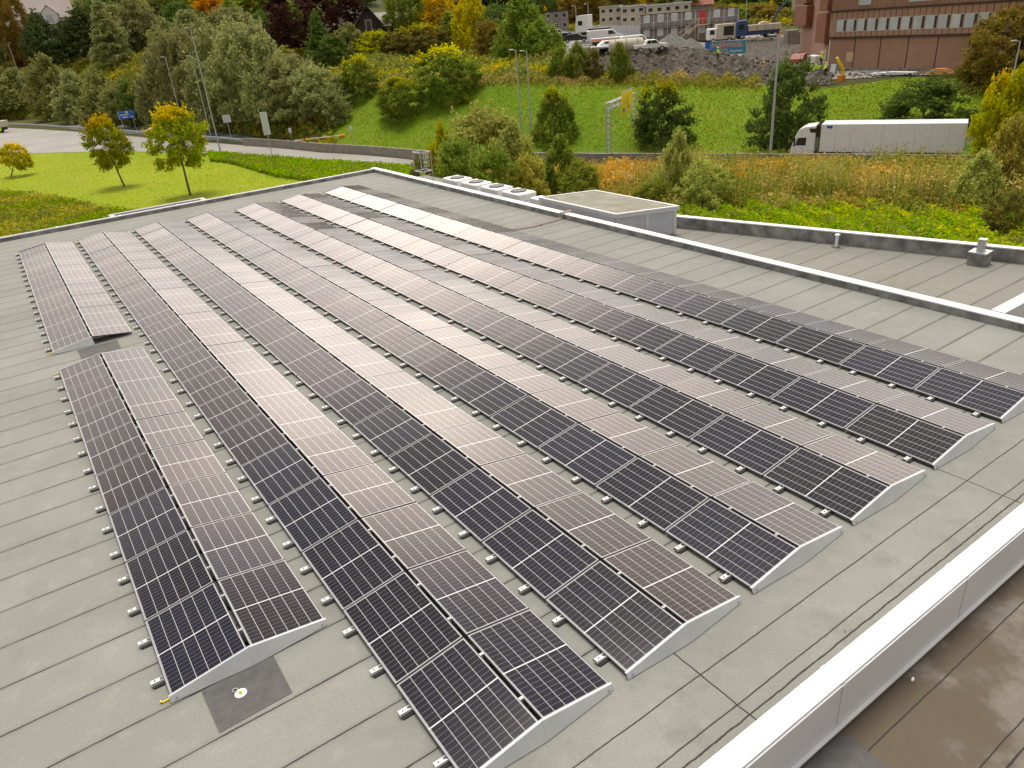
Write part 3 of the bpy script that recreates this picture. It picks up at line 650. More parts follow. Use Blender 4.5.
def solar_row(i, y0, n, label, far_right_plate=True, open_near_right=False):
    o = thing('solar_row', label, 'solar array', (i*PITCH, y0, 0), 0, 'double-sloped solar rows on the roof')
    for s in range(n):
        for side in (0, 1):
            jt = (random.gauss(0, .0022), random.gauss(0, .0028))
            if side == 0: loc, rot = (.006*math.cos(tilt), s*PL+.01, ZL+.006*math.sin(tilt)), (jt[0], -tilt+jt[1], 0)
            else: loc, rot = (WC+GAP+.006*math.cos(tilt), s*PL+.01, ZL+HR-.006*math.sin(tilt)), (jt[0], tilt+jt[1], 0)
            p = inst('solar_panel', lam_me, o, loc, rot)
            inst('panel_frame', frm_me, p, (0, 0, 0))
        for t in (.24, .76):
            inst('base_rail', rail_me, o, (0, (s+t)*PL, 0)); inst('ridge_clamp', clamp_me, o, (WC+GAP/2, (s+t)*PL, ZL+HR))
    end_plate(o, 0, 0, -1)
    if not open_near_right: end_plate(o, 0, 1, -1)
    end_plate(o, n*PL, 0, 1); end_plate(o, n*PL, 1, 1)
    return o
solar_row(0, 2*PL, 8, 'short solar row at near left, its end plate beside the dark felt patch')
solar_row(0, 11*PL, 9, 'short far left solar row whose near right end is open', open_near_right=True)
labs = ['full-length solar row running out of the bottom of the photo',
        'full-length solar row ending at the bottom centre of the photo',
        'middle full-length solar row, fourth from the left',
        'full-length solar row third from the long white parapet',
        'full-length solar row second from the long white parapet',
        'outermost full-length solar row on the right, nearest the long white parapet']
for i, lb in enumerate(labs): solar_row(i+1, 0, 20, lb)
# yellow clips at three row corners
def clip(P, label):
    b = MB(); b.box((-.11, -.012, 0), (.07, .012, .02), M['yellow']); b.box((-.11, -.012, .0), (-.085, .05, .02), M['yellow']); b.box((.0, -.02, .0), (.05, .02, .035), M['yellow'])
    o = b.build('yellow_clip', None, .004, loc=P); return tag(o, label, 'clip')
clip((-.02, 2*PL+.04, .003), 'yellow plastic clip on the felt at the nearest corner of the short left row')
clip((-.06, 10*PL-.05, .003), 'yellow plastic clip at the far left corner of the short near row')
clip((1.12, 10*PL+.12, .003), 'yellow clip between the two left rows at the ridge of the near one')
clip((-.06, 11*PL+.1, .003), 'yellow clip on the felt at the near left corner of the far left row')
clip((-.06, 20*PL-.1, .003), 'yellow clip at the far left corner of the far left row')
clip((PITCH-.06, 20*PL-.05, .003), 'yellow clip at the far end of the second row from the left')
# roof anchor
ra = thing('roof_anchor', 'white round roof anchor with a yellow centre on the dark felt patch', 'anchor', (.80, 3.06, .006))
b = MB(); b.tube((0, 0, 0), (0, 0, .012), .085, M['white'], .08, 24); b.build('base_disc', ra, .004)
b = MB(); b.tube((0, 0, .012), (0, 0, .05), .026, M['yellow'], .02, 16); b.build('bolt_cap', ra, .004)
b = MB()
for k_ in range(12):
    a0, a1 = k_*math.pi/6, (k_+1)*math.pi/6; b.tube((-.05+.035*math.cos(a0), .085+.035*math.sin(a0), .02), (-.05+.035*math.cos(a1), .085+.035*math.sin(a1), .02), .006, M['galv'], n=6)
b.build('ring', ra)
b = MB(); b.tube((-.02, -.01, .008), (.02, .01, .008), .008, M['rock'], n=7); b.tube((.0, .0, .008), (.01, .03, .008), .006, M['rock'], n=7)
P = at(885-40, 632, .13); tag(b.build('twig', loc=tuple(P)), 'tiny bit of debris lying on the white parapet cap near the camera', 'debris')
P = at(913, 681, -.77); b = MB(); b.tube((-.03, 0, .02), (.035, .02, .02), .018, M['white'], n=8); tag(b.build('screw_cap', loc=tuple(P)), 'small white cap lying on the damp felt below the fascia', 'cap')
P = at(845, 764, -.778); b = MB(); b.prism([(-.5, -.45), (.35, -.4), (.4, .2), (.1, .36), (-.45, .3)], (0, .006), M['patch'], 2); tag(b.build('felt_offcut', loc=tuple(P)), 'black felt offcut at the foot of the near fascia', 'felt piece')

# ------------------------------------------------------------------ rooftop equipment
sh = thing('rooftop_shed', 'low grey plant enclosure with a mossy flat roof and louvred end', 'shed', (20.78, 17.55, -.80))
w_, l_, h_ = 2.5, 5.25, 1.2; b = MB()
b.box((0, .0, 0), (.06, l_, h_-.16), M['palegrey']); b.box((w_-.06, 0, 0), (w_, l_, h_-.16), M['palegrey']); b.box((.06, l_-.06, 0), (w_-.06, l_, h_-.16), M['palegrey']); b.box((.06, .04, 0), (w_-.06, .08, h_-.16), M['palegrey'])
b.build('wall', sh)
b = MB()
for i_ in range(13): b.box((.14, -.02, .06+i_*.075), (w_-.14, .038, .06+i_*.075+.012), M['palegrey']); b.poly([(.14, -.01, .07+i_*.075), (w_-.14, -.01, .07+i_*.075), (w_-.14, .036, .13+i_*.075), (.14, .036, .13+i_*.075)], M['palegrey'])
b.build('louvre', sh)
for x_ in (0, w_/2-.05, w_-.14): b = MB(); b.box((x_, -.035, 0), (x_+.14-.02, .039, h_-.16), M['palegrey']); b.build('corner_post', sh, .005)
b = MB(); b.box((-.05, -.07, h_-.18), (w_+.05, l_+.05, h_-.03), M['palegrey']); b.build('roof_edge', sh, .008)
b = MB(); t_ = .1
b.box((-.06, -.08, h_-.03), (w_+.06, -.08+t_, h_+.02), M['cap']); b.box((-.06, l_+.06-t_, h_-.03), (w_+.06, l_+.06, h_+.02), M['cap']); b.box((-.06, -.08+t_, h_-.03), (-.06+t_, l_+.06-t_, h_+.02), M['cap']); b.box((w_+.06-t_, -.08+t_, h_-.03), (w_+.06, l_+.06-t_, h_+.02), M['cap'])
b.build('roof_trim', sh, .006)
M['moss'] = mat('mossy_felt', (.19, .18, .135), .9, col2=(.26, .245, .19), nscale=1.4, bump=.3, bscale=60, detail=7)
b = MB(); b.box((.04, .02, h_-.03), (w_-.04, l_-.04, h_-.012), M['moss']); b.build('roof', sh)
for c_ in sh.children:      # its plan is a slanted parallelogram
    for v in c_.data.vertices: v.co.y -= .41*v.co.x
cl = thing('dry_cooler', 'long white rooftop cooler with four round black fans behind the parapet', 'cooler', (20.95, 24.6, -.80))
b = MB(); b.box((0, 0, .12), (1.15, 8.1, .62), M['palegrey']); b.build('casing', cl, .02)
for i_ in range(4):
    b = MB(); b.box((.04, .2+i_*2.0, .62), (1.11, 1.8+i_*2.0, 1.02), M['white']); f_ = b.build('fan_housing', cl, .05)
    b = MB(); b.tube((.57, 1.0+i_*2.0, 1.02), (.57, 1.0+i_*2.0, 1.07), .42, M['black'], .40, 20); b.build('fan_grille', f_)
for i_ in range(5): b = MB(); b.box((.1, .1+i_*1.95, 0), (1.05, .2+i_*1.95, .119), M['galv']); b.build('leg', cl)
ub = thing('control_box', 'small white box unit on legs between the cooler and the plant shed', 'box unit', (21.1, 23.3, -.80))
b = MB(); b.box((0, 0, .45), (.7, .8, .95), M['white']); b.build('casing', ub, .02)
for p_ in ((.05, .05), (.6, .05), (.05, .7), (.6, .7)): b = MB(); b.box((p_[0], p_[1], 0), (p_[0]+.05, p_[1]+.05, .449), M['galv']); b.build('leg', ub)
lc = thing('ladder_cage', 'galvanised tubular ladder guard standing up at the far right roof edge', 'ladder guard', (20.9, 34.6, -.8))
T0 = Vector((0, 0, 0)); b = MB()
def tb(a_, c_, r_=.025): b.tube(a_, c_, r_, M['galv'], n=6)
for x_ in (0, .7):
    tb((x_, 0, 0), (x_, 0, 2.2)); tb((x_, .9, 1.1), (x_, .9, 2.2)); tb((x_, 0, 2.2), (x_, .9, 2.2)); tb((x_, 0, 1.1), (x_, .9, 1.1))
for (y_, z_) in ((0, 2.2), (.9, 2.2), (0, 1.1), (.9, 1.1), (0, .6)): tb((0, y_, z_), (.7, y_, z_))
tb((.35, 0, 1.1), (.35, 0, 2.2)); b.build('guard_frame', lc)
b = MB()
for i_ in range(9): tb((.12, -.03, .15+i_*.25), (.58, -.03, .15+i_*.25), .014)
b.build('rungs', lc)
# conduits crossing the parapet
cdt = thing('conduit_pair', 'pair of pinkish conduits running over the felt and up across the white parapet', 'conduit')
for dx in (0, .14):
    b = MB(); pth = [at(514, 229.5, .05), at(535, 226, .05), at(551, 221.5, .05)]; pth = [Vector(p)+Vector((0, dx, 0)) for p in pth]
    e_ = Vector((XR-.1, pth[-1].y+.05, .05)); pth += [e_, e_+Vector((.02, 0, .21)), e_+Vector((.62, .05, .22)), e_+Vector((.66, .05, -.6))]
    for i_ in range(len(pth)-1): b.tube(pth[i_], pth[i_+1], .028, M['conduit'], n=8)
    b.build('conduit', cdt)
b = MB()
for (u_, v_) in ((520, 228.5), (540, 225)): p_ = at(u_, v_, .0); b.box((p_[0]-.06, p_[1]-.1, .0), (p_[0]+.06, p_[1]+.28, .02), M['rubber'])
b.build('bracket', cdt)
P = at(836, 247, -.8); vp = thing('vent_pipe', 'slim white vent pipe with a cap on the lower roof, left of the square vent', 'vent pipe', tuple(P))
b = MB(); b.tube((0, 0, 0), (0, 0, .48), .055, M['white'], n=14); b.build('pipe', vp)
b = MB(); b.tube((0, 0, .46), (0, 0, .50), .10, M['white'], .085, 14); b.build('cap', vp)
b = MB(); b.tube((0, 0, .001), (0, 0, .012), .17, M['patch'], n=18); b.build('flashing', vp)
P = at(978, 264, -.8); vs = thing('roof_vent', 'square felt-clad roof vent with a metal stack on the lower roof at right', 'roof vent', tuple(P), .1)
b = MB(); b.prism([(-.28, -.28), (.28, -.28), (.28, .28), (-.28, .28)], (0, .42), M['upstand'], 2); b.build('base_box', vs, .01)
b = MB(); b.box((-.29, -.29, .42), (.29, .29, .46), M['galv']); b.build('cover_plate', vs)
b = MB(); b.box((-.11, -.11, .46), (.11, .11, .86), M['galv']); b.box((-.13, -.13, .86), (.13, .13, .88), M['galv']); b.build('stack', vs)

# ------------------------------------------------------------------ ground vegetation (uncountable)
def stuff_leaves(name, label, cat, n, samp, hfun, size, mats, per=3, blade=.5, zone=None):
    """samp() -> azimuth, distance arrays; each plant: an upright blade and a few leaves"""
    A, Dd = samp(n); P = []; MI = []
    xs = CAM[0]+np.sin(A)*Dd; ys = CAM[1]+np.cos(A)*Dd
    zs = np.array([Hpol(a, d) for a, d in zip(A, Dd)])
    hs = hfun(A, Dd)*rng.uniform(.55, 1.15, n); nm = len(mats)
    zn = zone(xs, ys) if zone else (np.sin(xs*.35+2*np.sin(ys*.21))+np.sin(ys*.5+1.5*np.sin(xs*.3))+rng.normal(size=n)*.5)
    mi = np.clip(((zn+2)/4*nm).astype(int), 0, nm-1)
    mi = np.where(rng.random(n) < .15, rng.integers(0, nm, n), mi)
    base = np.stack([xs, ys, zs-.05], 1)
    if blade:
        t = rng.random(n)*2*np.pi; d = np.stack([np.cos(t), np.sin(t), np.zeros(n)], 1)*(size*.35)[:, None] if hasattr(size, '__len__') else np.stack([np.cos(t), np.sin(t), np.zeros(n)], 1)*size*.35
        lean = rng.normal(size=(n, 3))*.13*hs[:, None]; lean[:, 2] = hs
        P.append(np.stack([base-d, base+d, base+lean+d*.3, base+lean-d*.3], 1)); MI.append(mi)
    for k_ in range(per):
        off = rng.normal(size=(n, 3))*(hs*.16)[:, None]; off[:, 2] = hs*rng.uniform(.25, 1.05, n)
        P.append(leaf_quads(base+off, size, up=.8)); MI.append(mi)
    me = quads(name, np.concatenate(P), mats, np.concatenate(MI)); o = bpy.data.objects.new(name, me); C.objects.link(o)
    return tag(o, label, cat, kind='stuff')
def uni(u0, u1, din, dout, v=180):
    a0, a1 = azi(u0, v), azi(u1, v)
    def f(n):
        A = rng.uniform(a0, a1, n); lo = np.array([din(a) for a in A]); hi = np.array([dout(a) for a in A]); return A, np.sqrt(rng.uniform(lo**2, hi**2))
    return f
# tall weeds between the building and the wall
stuff_leaves('weeds', 'tall golden grass and autumn weeds between the low roof and the concrete wall', 'weeds', 30000,
             uni(440, 1120, lambda a: 46, lambda a: wall_D(a)-3), lambda A, D: .8+.35*np.sin(A*90+D*.7)*np.sin(D*.9), .10,
             [LM['weed'], LM['straw'], LM['goldweed'], LM['weed'], LM['rust'], LM['goldweed'], LM['weed']], 4)
def edge_D(a):          # distance to the outer face of the low roof along azimuth a
    D = 8.
    while D < 60:
        x_, y_ = polxy(a, D)
        if x_ > max(ex(y_), 20.6)+.75: break
        D += .1
    return D
def clusters(u0, u1, din, dout, n_c, v=180):
    a0, a1 = azi(u0, v), azi(u1, v); ca = rng.uniform(a0, a1, n_c); cd_ = np.array([rng.uniform(din(a), dout(a)) for a in ca])
    def f(n): k = rng.integers(0, n_c, n); return ca[k]+rng.normal(size=n)*.014, cd_[k]+rng.normal(size=n)*1.1
    return f
stuff_leaves('tall_weeds', 'taller clumps of willowherb and saplings scattered through the golden weeds', 'weeds', 9000,
             clusters(650, 1120, lambda a: 48, lambda a: wall_D(a)-6, 75), lambda A, D: 1.9+.5*np.sin(A*300), .10, [LM['weed'], LM['green'], LM['goldweed'], LM['straw'], LM['weed'], LM['pale']], 6)
stuff_leaves('orange_weeds', 'orange and rust coloured weeds in clumps close below the concrete wall', 'weeds', 7000,
             clusters(505, 1100, lambda a: wall_D(a)-24, lambda a: wall_D(a)-7, 60), lambda A, D: 1.6+0*A, .11, [LM['rust'], LM['straw'], LM['orange'], LM['rust'], LM['goldweed']], 5)
stuff_leaves('creeper', 'bright yellow-green broad-leaved ground cover along the low roof edge', 'ground cover', 52000,
             uni(640, 1150, edge_D, lambda a: 42+4*math.sin(a*23)+3*math.sin(a*61)+abs(rng.normal())*11), lambda A, D: .45+.25*np.sin(A*130+D), .095, [LM['bright'], LM['weed'], LM['bright'], LM['yellowgreen'], LM['weed']], 3, blade=.0)
stuff_leaves('tall_plants', 'dense tall green weeds growing beyond the far left roof edge', 'weeds', 34000,
             uni(-60, 185, lambda a: 46, line_D([(-80, 197), (0, 199), (60, 206), (110, 218), (190, 232)], -7), 205), lambda A, D: 1.3+0*A, .15, [LM['weed'], LM['yellowgreen'], LM['goldweed'], LM['weed'], LM['bright']], 4)
stuff_leaves('low_hedge_plants', 'low bright green leafy strip between the lawn and the road', 'ground cover', 22000,
             uni(212, 440, lambda a: road_in(a)-np.interp(a, [azi(212), azi(260), azi(440)], [9, 17, 16]), lambda a: road_in(a)-.6, 165), lambda A, D: .7+0*A, .16, [LM['bright'], LM['weed'], LM['bright'], LM['bright']], 3, blade=0)
stuff_leaves('lawn_grass', 'short mown grass of the lawn at left', 'grass', 30000, uni(-30, 330, lambda a: 62, lambda a: road_in(a)-1, 170), lambda A, D: .12+0*A, .09, [LM['bright'], LM['yellowgreen'], LM['bright']], 1)
stuff_leaves('slope_grass', 'bright green grass on the bank behind the motorway', 'grass', 42000, uni(325, 1100, lambda a: kD(a, 2)+.2, lambda a: kD(a, 3)-.3, 110), lambda A, D: .22+0*A, .11, [LM['bright'], LM['weed'], LM['bright'], LM['bright'], LM['green']], 1)
stuff_leaves('dry_grass', 'tall dry grass fringe along the top of the green bank', 'grass', 9000, uni(300, 760, lambda a: kD(a, 3)-.8-abs(rng.normal())*1.2, lambda a: kD(a, 3)+3.5, 80), lambda A, D: .65+.35*np.sin(A*210), .13, [LM['straw'], LM['weed'], LM['goldweed'], LM['weed']], 3)
stuff_leaves('undergrowth', 'rough undergrowth on the wooded hillside', 'undergrowth', 26000, uni(-150, 325, lambda a: kD(a, 2)+.5, lambda a: kD(a, 5)+10, 80), lambda A, D: 1.1+0*A, .34, [LM['olive'], LM['weed'], LM['green'], LM['brown'], LM['mixed']], 3)
stuff_leaves('undergrowth', 'rough undergrowth above the green bank around the timber house', 'undergrowth', 13000, uni(325, 565, lambda a: kD(a, 3)+3, lambda a: kD(a, 5)+10, 60), lambda A, D: 1.1+0*A, .3, [LM['olive'], LM['weed'], LM['willow'], LM['green'], LM['mixed']], 3)
stuff_leaves('undergrowth', 'rough greenery on the hillside behind the building site', 'undergrowth', 16000, uni(540, 1150, lambda a: kD(a, 5)+14, lambda a: 300, 20), lambda A, D: 1.3+0*A, .5, [LM['olive'], LM['green'], LM['brown'], LM['mixed']], 3)
stuff_leaves('undergrowth', 'rough yellowing growth on the slope right of the brown clad building', 'undergrowth', 9000, uni(955, 1200, lambda a: kD(a, 3)-5, lambda a: kD(a, 4)+25, 80), lambda A, D: .8+0*A, .2, [LM['weed'], LM['mixed'], LM['olive']], 3)

# ------------------------------------------------------------------ young trees on the lawn
tree(11, 177, 141, 27, 'round', 'mixed', 'small leaning autumn tree at the left edge of the lawn', hb=.3, top='gold', cat='tree', r=.026, lean=.52, seed=0)
tree(125, 187, 116, 36, 'round', 'lawntree', 'middle young tree on the lawn, green with a golden top', name='deciduous_tree', lean=-.12, hb=.28, top='gold', r=.03, seed=1)
tree(192, 196, 106, 50, 'round', 'lawntree', 'largest young tree on the lawn, yellow-green and closest to the roof', hb=.32, top='gold', r=.03, seed=2)
# ------------------------------------------------------------------ trees and shrubs of the hillside
G1 = 'grey-green trees of the dense wood behind the guard rail'
lg = 'grey-green tree in the dense wood behind the guard rail at left'
for (u_, vb_, vt_, w_, k_, lf, dd) in [
    (-20, 118, 62, 70, 'willow', 'willow', None), (12, 119, 70, 52, 'willow', 'willow', None), (40, 122, 56, 52, 'willow', 'willow', None), (68, 124, 72, 54, 'willow', 'greygreen', None),
    (92, 127, 70, 44, 'willow', 'willow', None), (112, 130, 84, 36, 'dome', 'willow', None),
    (150, 131, 55, 52, 'willow', 'greygreen', None), (172, 133, 30, 62, 'round', 'greygreen', None), (205, 135, 28, 66, 'willow', 'greygreen', None), (238, 137, 22, 70, 'round', 'greygreen', None),
    (262, 137, 38, 66, 'willow', 'greygreen', None), (285, 138, 55, 60, 'round', 'greygreen', None), (308, 139, 66, 62, 'dome', 'greygreen', None), (330, 139, 90, 30, 'dome', 'greygreen', None),
    (185, 130, 14, 62, 'willow', 'greygreen', 205), (225, 128, 8, 62, 'round', 'greygreen', 200), (160, 132, 20, 44, 'willow', 'greygreen', 225)]:
    B_ = hit(u_, vb_); a_ = azi(u_, vb_); dmin = (rail_D(a_)+8) if u_ < 247 else (wall_D(a_)+11)
    dd = dd or max(dmin, math.hypot(B_[0]-CAM[0], B_[1]-CAM[1]))
    tree(u_, vb_, vt_, w_, k_, lf, lg, G1, D=dd, hb=.03, name='deciduous_tree', r=.014)
tree(127, 131, 82, 26, 'round', 'dark', 'dark rounded tree right beside the blue road sign', hb=.05, D=rail_D(azi(127, 131))+9)
tree(34, 78, 12, 44, 'pine', 'pine', 'dark pine in front of the pink-roofed house', D=292, hb=.12)
tree(76, 76, 8, 44, 'pine', 'pine', 'tall dark pine right of the pink-roofed house', D=285, hb=.12)
tree(59, 70, 22, 20, 'conifer', 'pine', 'small pointed pine between the two dark pines', D=300, hb=.1)
tree(0, 60, -12, 34, 'round', 'brown', 'brownish green tree at the top left corner', D=310, hb=.1)
tree(107, 63, 11, 30, 'round', 'gold', 'slim golden birch standing right of the dark pines', D=295, hb=.2, top='orange', seed=1)
tree(139, 55, -8, 24, 'conifer', 'mixed', 'narrow orange-tinged tree right of the golden birch', D=300, hb=.1, top='orange')
tree(96, 66, -6, 34, 'round', 'dark', 'dark tree behind the golden birch', D=320, hb=.1, seed=0)
tree(214, 30, -18, 56, 'broad', 'orange', 'broad orange autumn tree at the top of the wood', D=300, hb=.2)
tree(160, 30, -22, 60, 'round', 'green', 'green tree at the top edge left of the orange tree', D=320, hb=.1)
tree(258, 30, -24, 60, 'round', 'green', 'green tree at the top edge right of the orange tree', D=300, hb=.1)
tree(120, 40, -20, 50, 'round', 'green', 'green tree at the top edge above the golden birch', D=340, hb=.1)
tree(300, 60, -30, 86, 'broad', 'copper', 'large dark purple copper beech left of the timber house', D=185, hb=.1)
tree(314, 72, 12, 34, 'conifer', 'dark', 'pointed blue-green tree in front of the copper beech', D=165, hb=.02, name='conifer_tree')
tree(328, 76, 36, 38, 'dome', 'dark', 'rounded dark shrub at the foot of the copper beech', D=158, hb=.02)
tree(347, 72, 24, 42, 'willow', 'willow', 'pale yellowish shrub left below the timber house', D=168, hb=.02)
tree(374, 66, 31, 38, 'dome', 'yellowgreen', 'yellow-green shrub right below the timber house gable', D=165, hb=.02)
tree(391, 62, 32, 30, 'dome', 'olive', 'olive shrub beside the yellow-green one below the timber house', D=163, hb=.02)
tree(416, 64, 25, 56, 'round', 'olive', 'broad olive bush right of the timber house', D=160, hb=.02, top='yellowgreen')
tree(398, 40, -22, 38, 'round', 'green', 'tall green tree touching the right side of the timber house', D=185, hb=.05, seed=1)
tree(440, 40, -16, 60, 'broad', 'gold', 'large golden autumn tree at the top, right of the green one', D=195, hb=.1)
tree(448, 58, 12, 40, 'conifer', 'green', 'green tree standing in front of the golden one', D=170, hb=.02, name='deciduous_tree')
tree(470, 66, -6, 48, 'willow', 'mixed', 'tall green and gold tree behind the yellow-topped bush', D=165, hb=.03, name='deciduous_tree')
tree(487, 72, 20, 34, 'dome', 'brown', 'brownish shrub between gold-green tree and dark tree', D=150, hb=.03)
tree(495, 68, 4, 34, 'round', 'dark', 'very dark tree left of the building site', D=160, hb=.03, seed=2)
tree(518, 78, -4, 56, 'willow', 'green', 'tall grey green tree at the left end of the building site', D=142, hb=.03, name='deciduous_tree')
tree(540, 76, 20, 44, 'willow', 'green', 'green tree in front of the small grey house', D=138, hb=.03, name='deciduous_tree')
tree(362, 97, 56, 38, 'dome', 'green', 'leftmost of the three round bushes on the green bank', hb=.02, top='yellowtip')
tree(402, 119, 77, 44, 'round', 'green', 'lowest of the three round bushes on the green bank', hb=.02, top='yellowgreen', name='shrub', seed=0)
tree(448, 98, 47, 60, 'round', 'green', 'largest of the three round bushes, with yellow top, near the bank crest', hb=.02, top='yellowtip', name='shrub', seed=1)
tree(464, 104, 92, 14, 'willow', 'weed', 'wispy sapling beside the largest round bush', hb=.02)
tree(555, 142, 88, 46, 'willow', 'green', 'dark green tree on the bank behind the pair of lamp posts', hb=.03, top='yellowgreen', name='deciduous_tree')
tree(662, 149, 82, 54, 'dome', 'dark', 'round dark green tree behind the yellow sign gantry', hb=.02, top='yellowgreen', seed=0)
tree(787, 152, 60, 66, 'dome', 'dark', 'dark tree on the bank left of the white lorry', hb=.02, seed=2)
tree(923, 134, 77, 84, 'dome', 'dark', 'broad dark green tree above the lorry trailer', hb=.02, seed=1)
tree(997, 84, 8, 66, 'round', 'brown', 'bronze-green tree at the right end of the brown clad building', hb=.03)
tree(1030, 78, 18, 40, 'round', 'olive', 'olive tree at the far right margin beside the bronze tree', hb=.03)
tree(1008, 160, 74, 40, 'round', 'yellowgreen', 'yellow-green tree with orange top by the right margin above the wall', D=74, hb=.12, top='gold', seed=0)
tree(1022, 165, 70, 46, 'willow', 'yellowgreen', 'yellow-green tree cut by the right margin', D=73, hb=.1, name='deciduous_tree')
# along the top of the building site
for (u_, vb_, vt_, w_, k_, lf, lb) in [
    (560, 78, 47, 22, 'dome', 'green', 'first bush on the rim of the building site, nearest the small grey house'), (578, 78, 43, 26, 'willow', 'green', 'pale bush on the rim of the building site below the lorry cab'),
    (594, 78, 48, 20, 'dome', 'olive', 'small olive bush on the rim left of the rubble'), (620, 80, 44, 26, 'willow', 'green', 'single green bush growing in front of the rubble bank')]:
    tree(u_, vb_, vt_, w_, k_, lf, lb, hb=.02)
tree(560, 20, -8, 40, 'broad', 'gold', 'yellow tree behind the small grey house', D=225, hb=.1)
tree(582, 22, -14, 40, 'round', 'brown', 'brown-green tree behind the white lorry cab', D=215, hb=.1)
tree(640, 12, -12, 26, 'round', 'gold', 'small orange tree above the beige houses', D=230, hb=.1, top='orange')
G2 = 'autumn trees on the hill behind the site cabins'; l2 = 'mixed autumn tree on the hill behind the site cabins and blue lorry'
for i_ in range(44):
    u_ = 535+i_*7.2+random.uniform(-4, 4); D_ = random.uniform(215, 300)
    tree(u_, 20, random.uniform(-34, -4), random.uniform(26, 44), random.choice(['round', 'willow', 'round', 'conifer']), random.choice(['green', 'olive', 'brown', 'dark', 'mixed', 'green']), l2, G2, D=D_, hb=.05, name='deciduous_tree')
for (u_, vt_, w_, lf) in [(704, 12, 18, 'mixed'), (722, 5, 28, 'olive'), (742, 8, 26, 'green'), (762, 4, 30, 'brown'), (782, 10, 26, 'olive'), (798, 14, 20, 'green')]:
    tree(u_, 30, vt_, w_, 'round', lf, l2, G2, D=195, hb=.05)
G3 = 'trees closing the top of the hill behind the wood'; l3 = 'tree on the high hill behind the wood at left'
for i_ in range(46):
    u_ = -60+i_*13.4+random.uniform(-6, 6)
    if 345 < u_ < 390 or 15 < u_ < 85: continue
    tree(u_, 10, random.uniform(-40, -10), random.uniform(40, 70), random.choice(['round', 'conifer', 'willow', 'round']), random.choice(['green', 'olive', 'dark', 'greygreen', 'green', 'brown']), l3, G3, D=random.uniform(330, 420), hb=.05, name='deciduous_tree')
for i_ in range(16):
    u_ = 92+i_*17+random.uniform(-6, 6); tree(u_, 50, random.uniform(-6, 14), random.uniform(36, 52), random.choice(['round', 'conifer']), random.choice(['green', 'dark', 'greygreen']), l3, G3, D=random.uniform(255, 320) if u_ < 270 else 225, hb=.04, name='deciduous_tree') if not (345 < u_ < 395) else None
# shrubs between the roof and the wall
for (u_, vb_, vt_, w_, D_, k_, lf, lb) in [
    (479, 190, 108, 104, 62, 'dome', 'pale', 'largest pale willow shrub beyond the roof, above the cooler fans'),
    (440, 182, 128, 44, 62, 'willow', 'yellowgreen', 'yellow-green shrub beside the ladder guard'),
    (512, 195, 124, 56, 58, 'willow', 'pale', 'willow shrub right of the largest one'),
    (455, 190, 140, 56, 55, 'dome', 'green', 'dark lower shrub in front of the large willow'),
    (489, 195, 150, 60, 52, 'dome', 'green', 'green shrub right behind the cooler fans'),
    (418, 178, 158, 30, 60, 'dome', 'willow', 'small pale shrub left of the ladder guard'),
    (560, 195, 138, 50, 56, 'willow', 'green', 'green shrub in front of the dark bank tree'),
    (527, 198, 155, 44, 52, 'dome', 'goldweed', 'golden shrub above the small white box unit'),
    (580, 198, 160, 40, 52, 'dome', 'weed', 'low green shrub behind the plant shed'),
    (679, 214, 132, 38, 50, 'willow', 'pale', 'tall slim willow shrub in front of the round dark tree'),
    (704, 216, 160, 50, 46, 'dome', 'pale', 'pale yellowish shrub right of the slim willow'),
    (655, 212, 178, 40, 48, 'dome', 'weed', 'low shrub left of the slim willow'),
    (985, 220, 152, 54, 48, 'willow', 'pale', 'olive willow shrub at right above the square roof vent'),
    (1018, 225, 118, 60, 52, 'willow', 'goldweed', 'tall golden shrub at the right margin below the yellow tree'),
    (1015, 235, 190, 44, 40, 'dome', 'olive', 'low olive shrub at the right margin above the low roof edge')]:
    tree(u_, vb_, vt_, w_, k_, lf, lb, D=D_, hb=.02, name='shrub', cat='shrub', r=.012)

# ------------------------------------------------------------------ road furniture
def path(us, Dfun, dz=0, v=140):
    return [Vector((*polxy(azi(u, v), Dfun(azi(u, v))), Hpol(azi(u, v), Dfun(azi(u, v)))+dz)) for u in us]
gr = thing('guard_rail', 'long galvanised guard rail along the outside of the curving road', 'guard rail')
pp = path(np.linspace(-70, 247, 60), rail_D); b = MB()
for a_, c_ in zip(pp[:-1], pp[1:]):
    d_ = (c_-a_).normalized(); n_ = Vector((d_.y, -d_.x, 0))
    if n_.dot(Vector((CAM[0], CAM[1], 0))-a_) < 0: n_ = -n_
    prof = [(0, .50), (.08, .56), (.08, .62), (.02, .69), (.08, .76), (.08, .82), (0, .88)]
    for (o0, z0), (o1, z1) in zip(prof[:-1], prof[1:]):
        b.poly([a_+n_*o0+Vector((0, 0, z0)), c_+n_*o0+Vector((0, 0, z0)), c_+n_*o1+Vector((0, 0, z1)), a_+n_*o1+Vector((0, 0, z1))], M['pole'])
b.build('rail', gr)
L_ = [0]; 
for a_, c_ in zip(pp[:-1], pp[1:]): L_.append(L_[-1]+(c_-a_).length)
s_ = 1.; np_ = 0
while s_ < L_[-1] and np_ < 60:
    k_ = next(i for i in range(len(L_)-1) if L_[i+1] >= s_); q_ = pp[k_].lerp(pp[k_+1], (s_-L_[k_])/(L_[k_+1]-L_[k_]))
    b = MB(); b.box((q_.x-.05, q_.y-.05, q_.z-.1), (q_.x+.05, q_.y+.05, q_.z+.8), M['pole']); b.build('post', gr); s_ += 4; np_ += 1
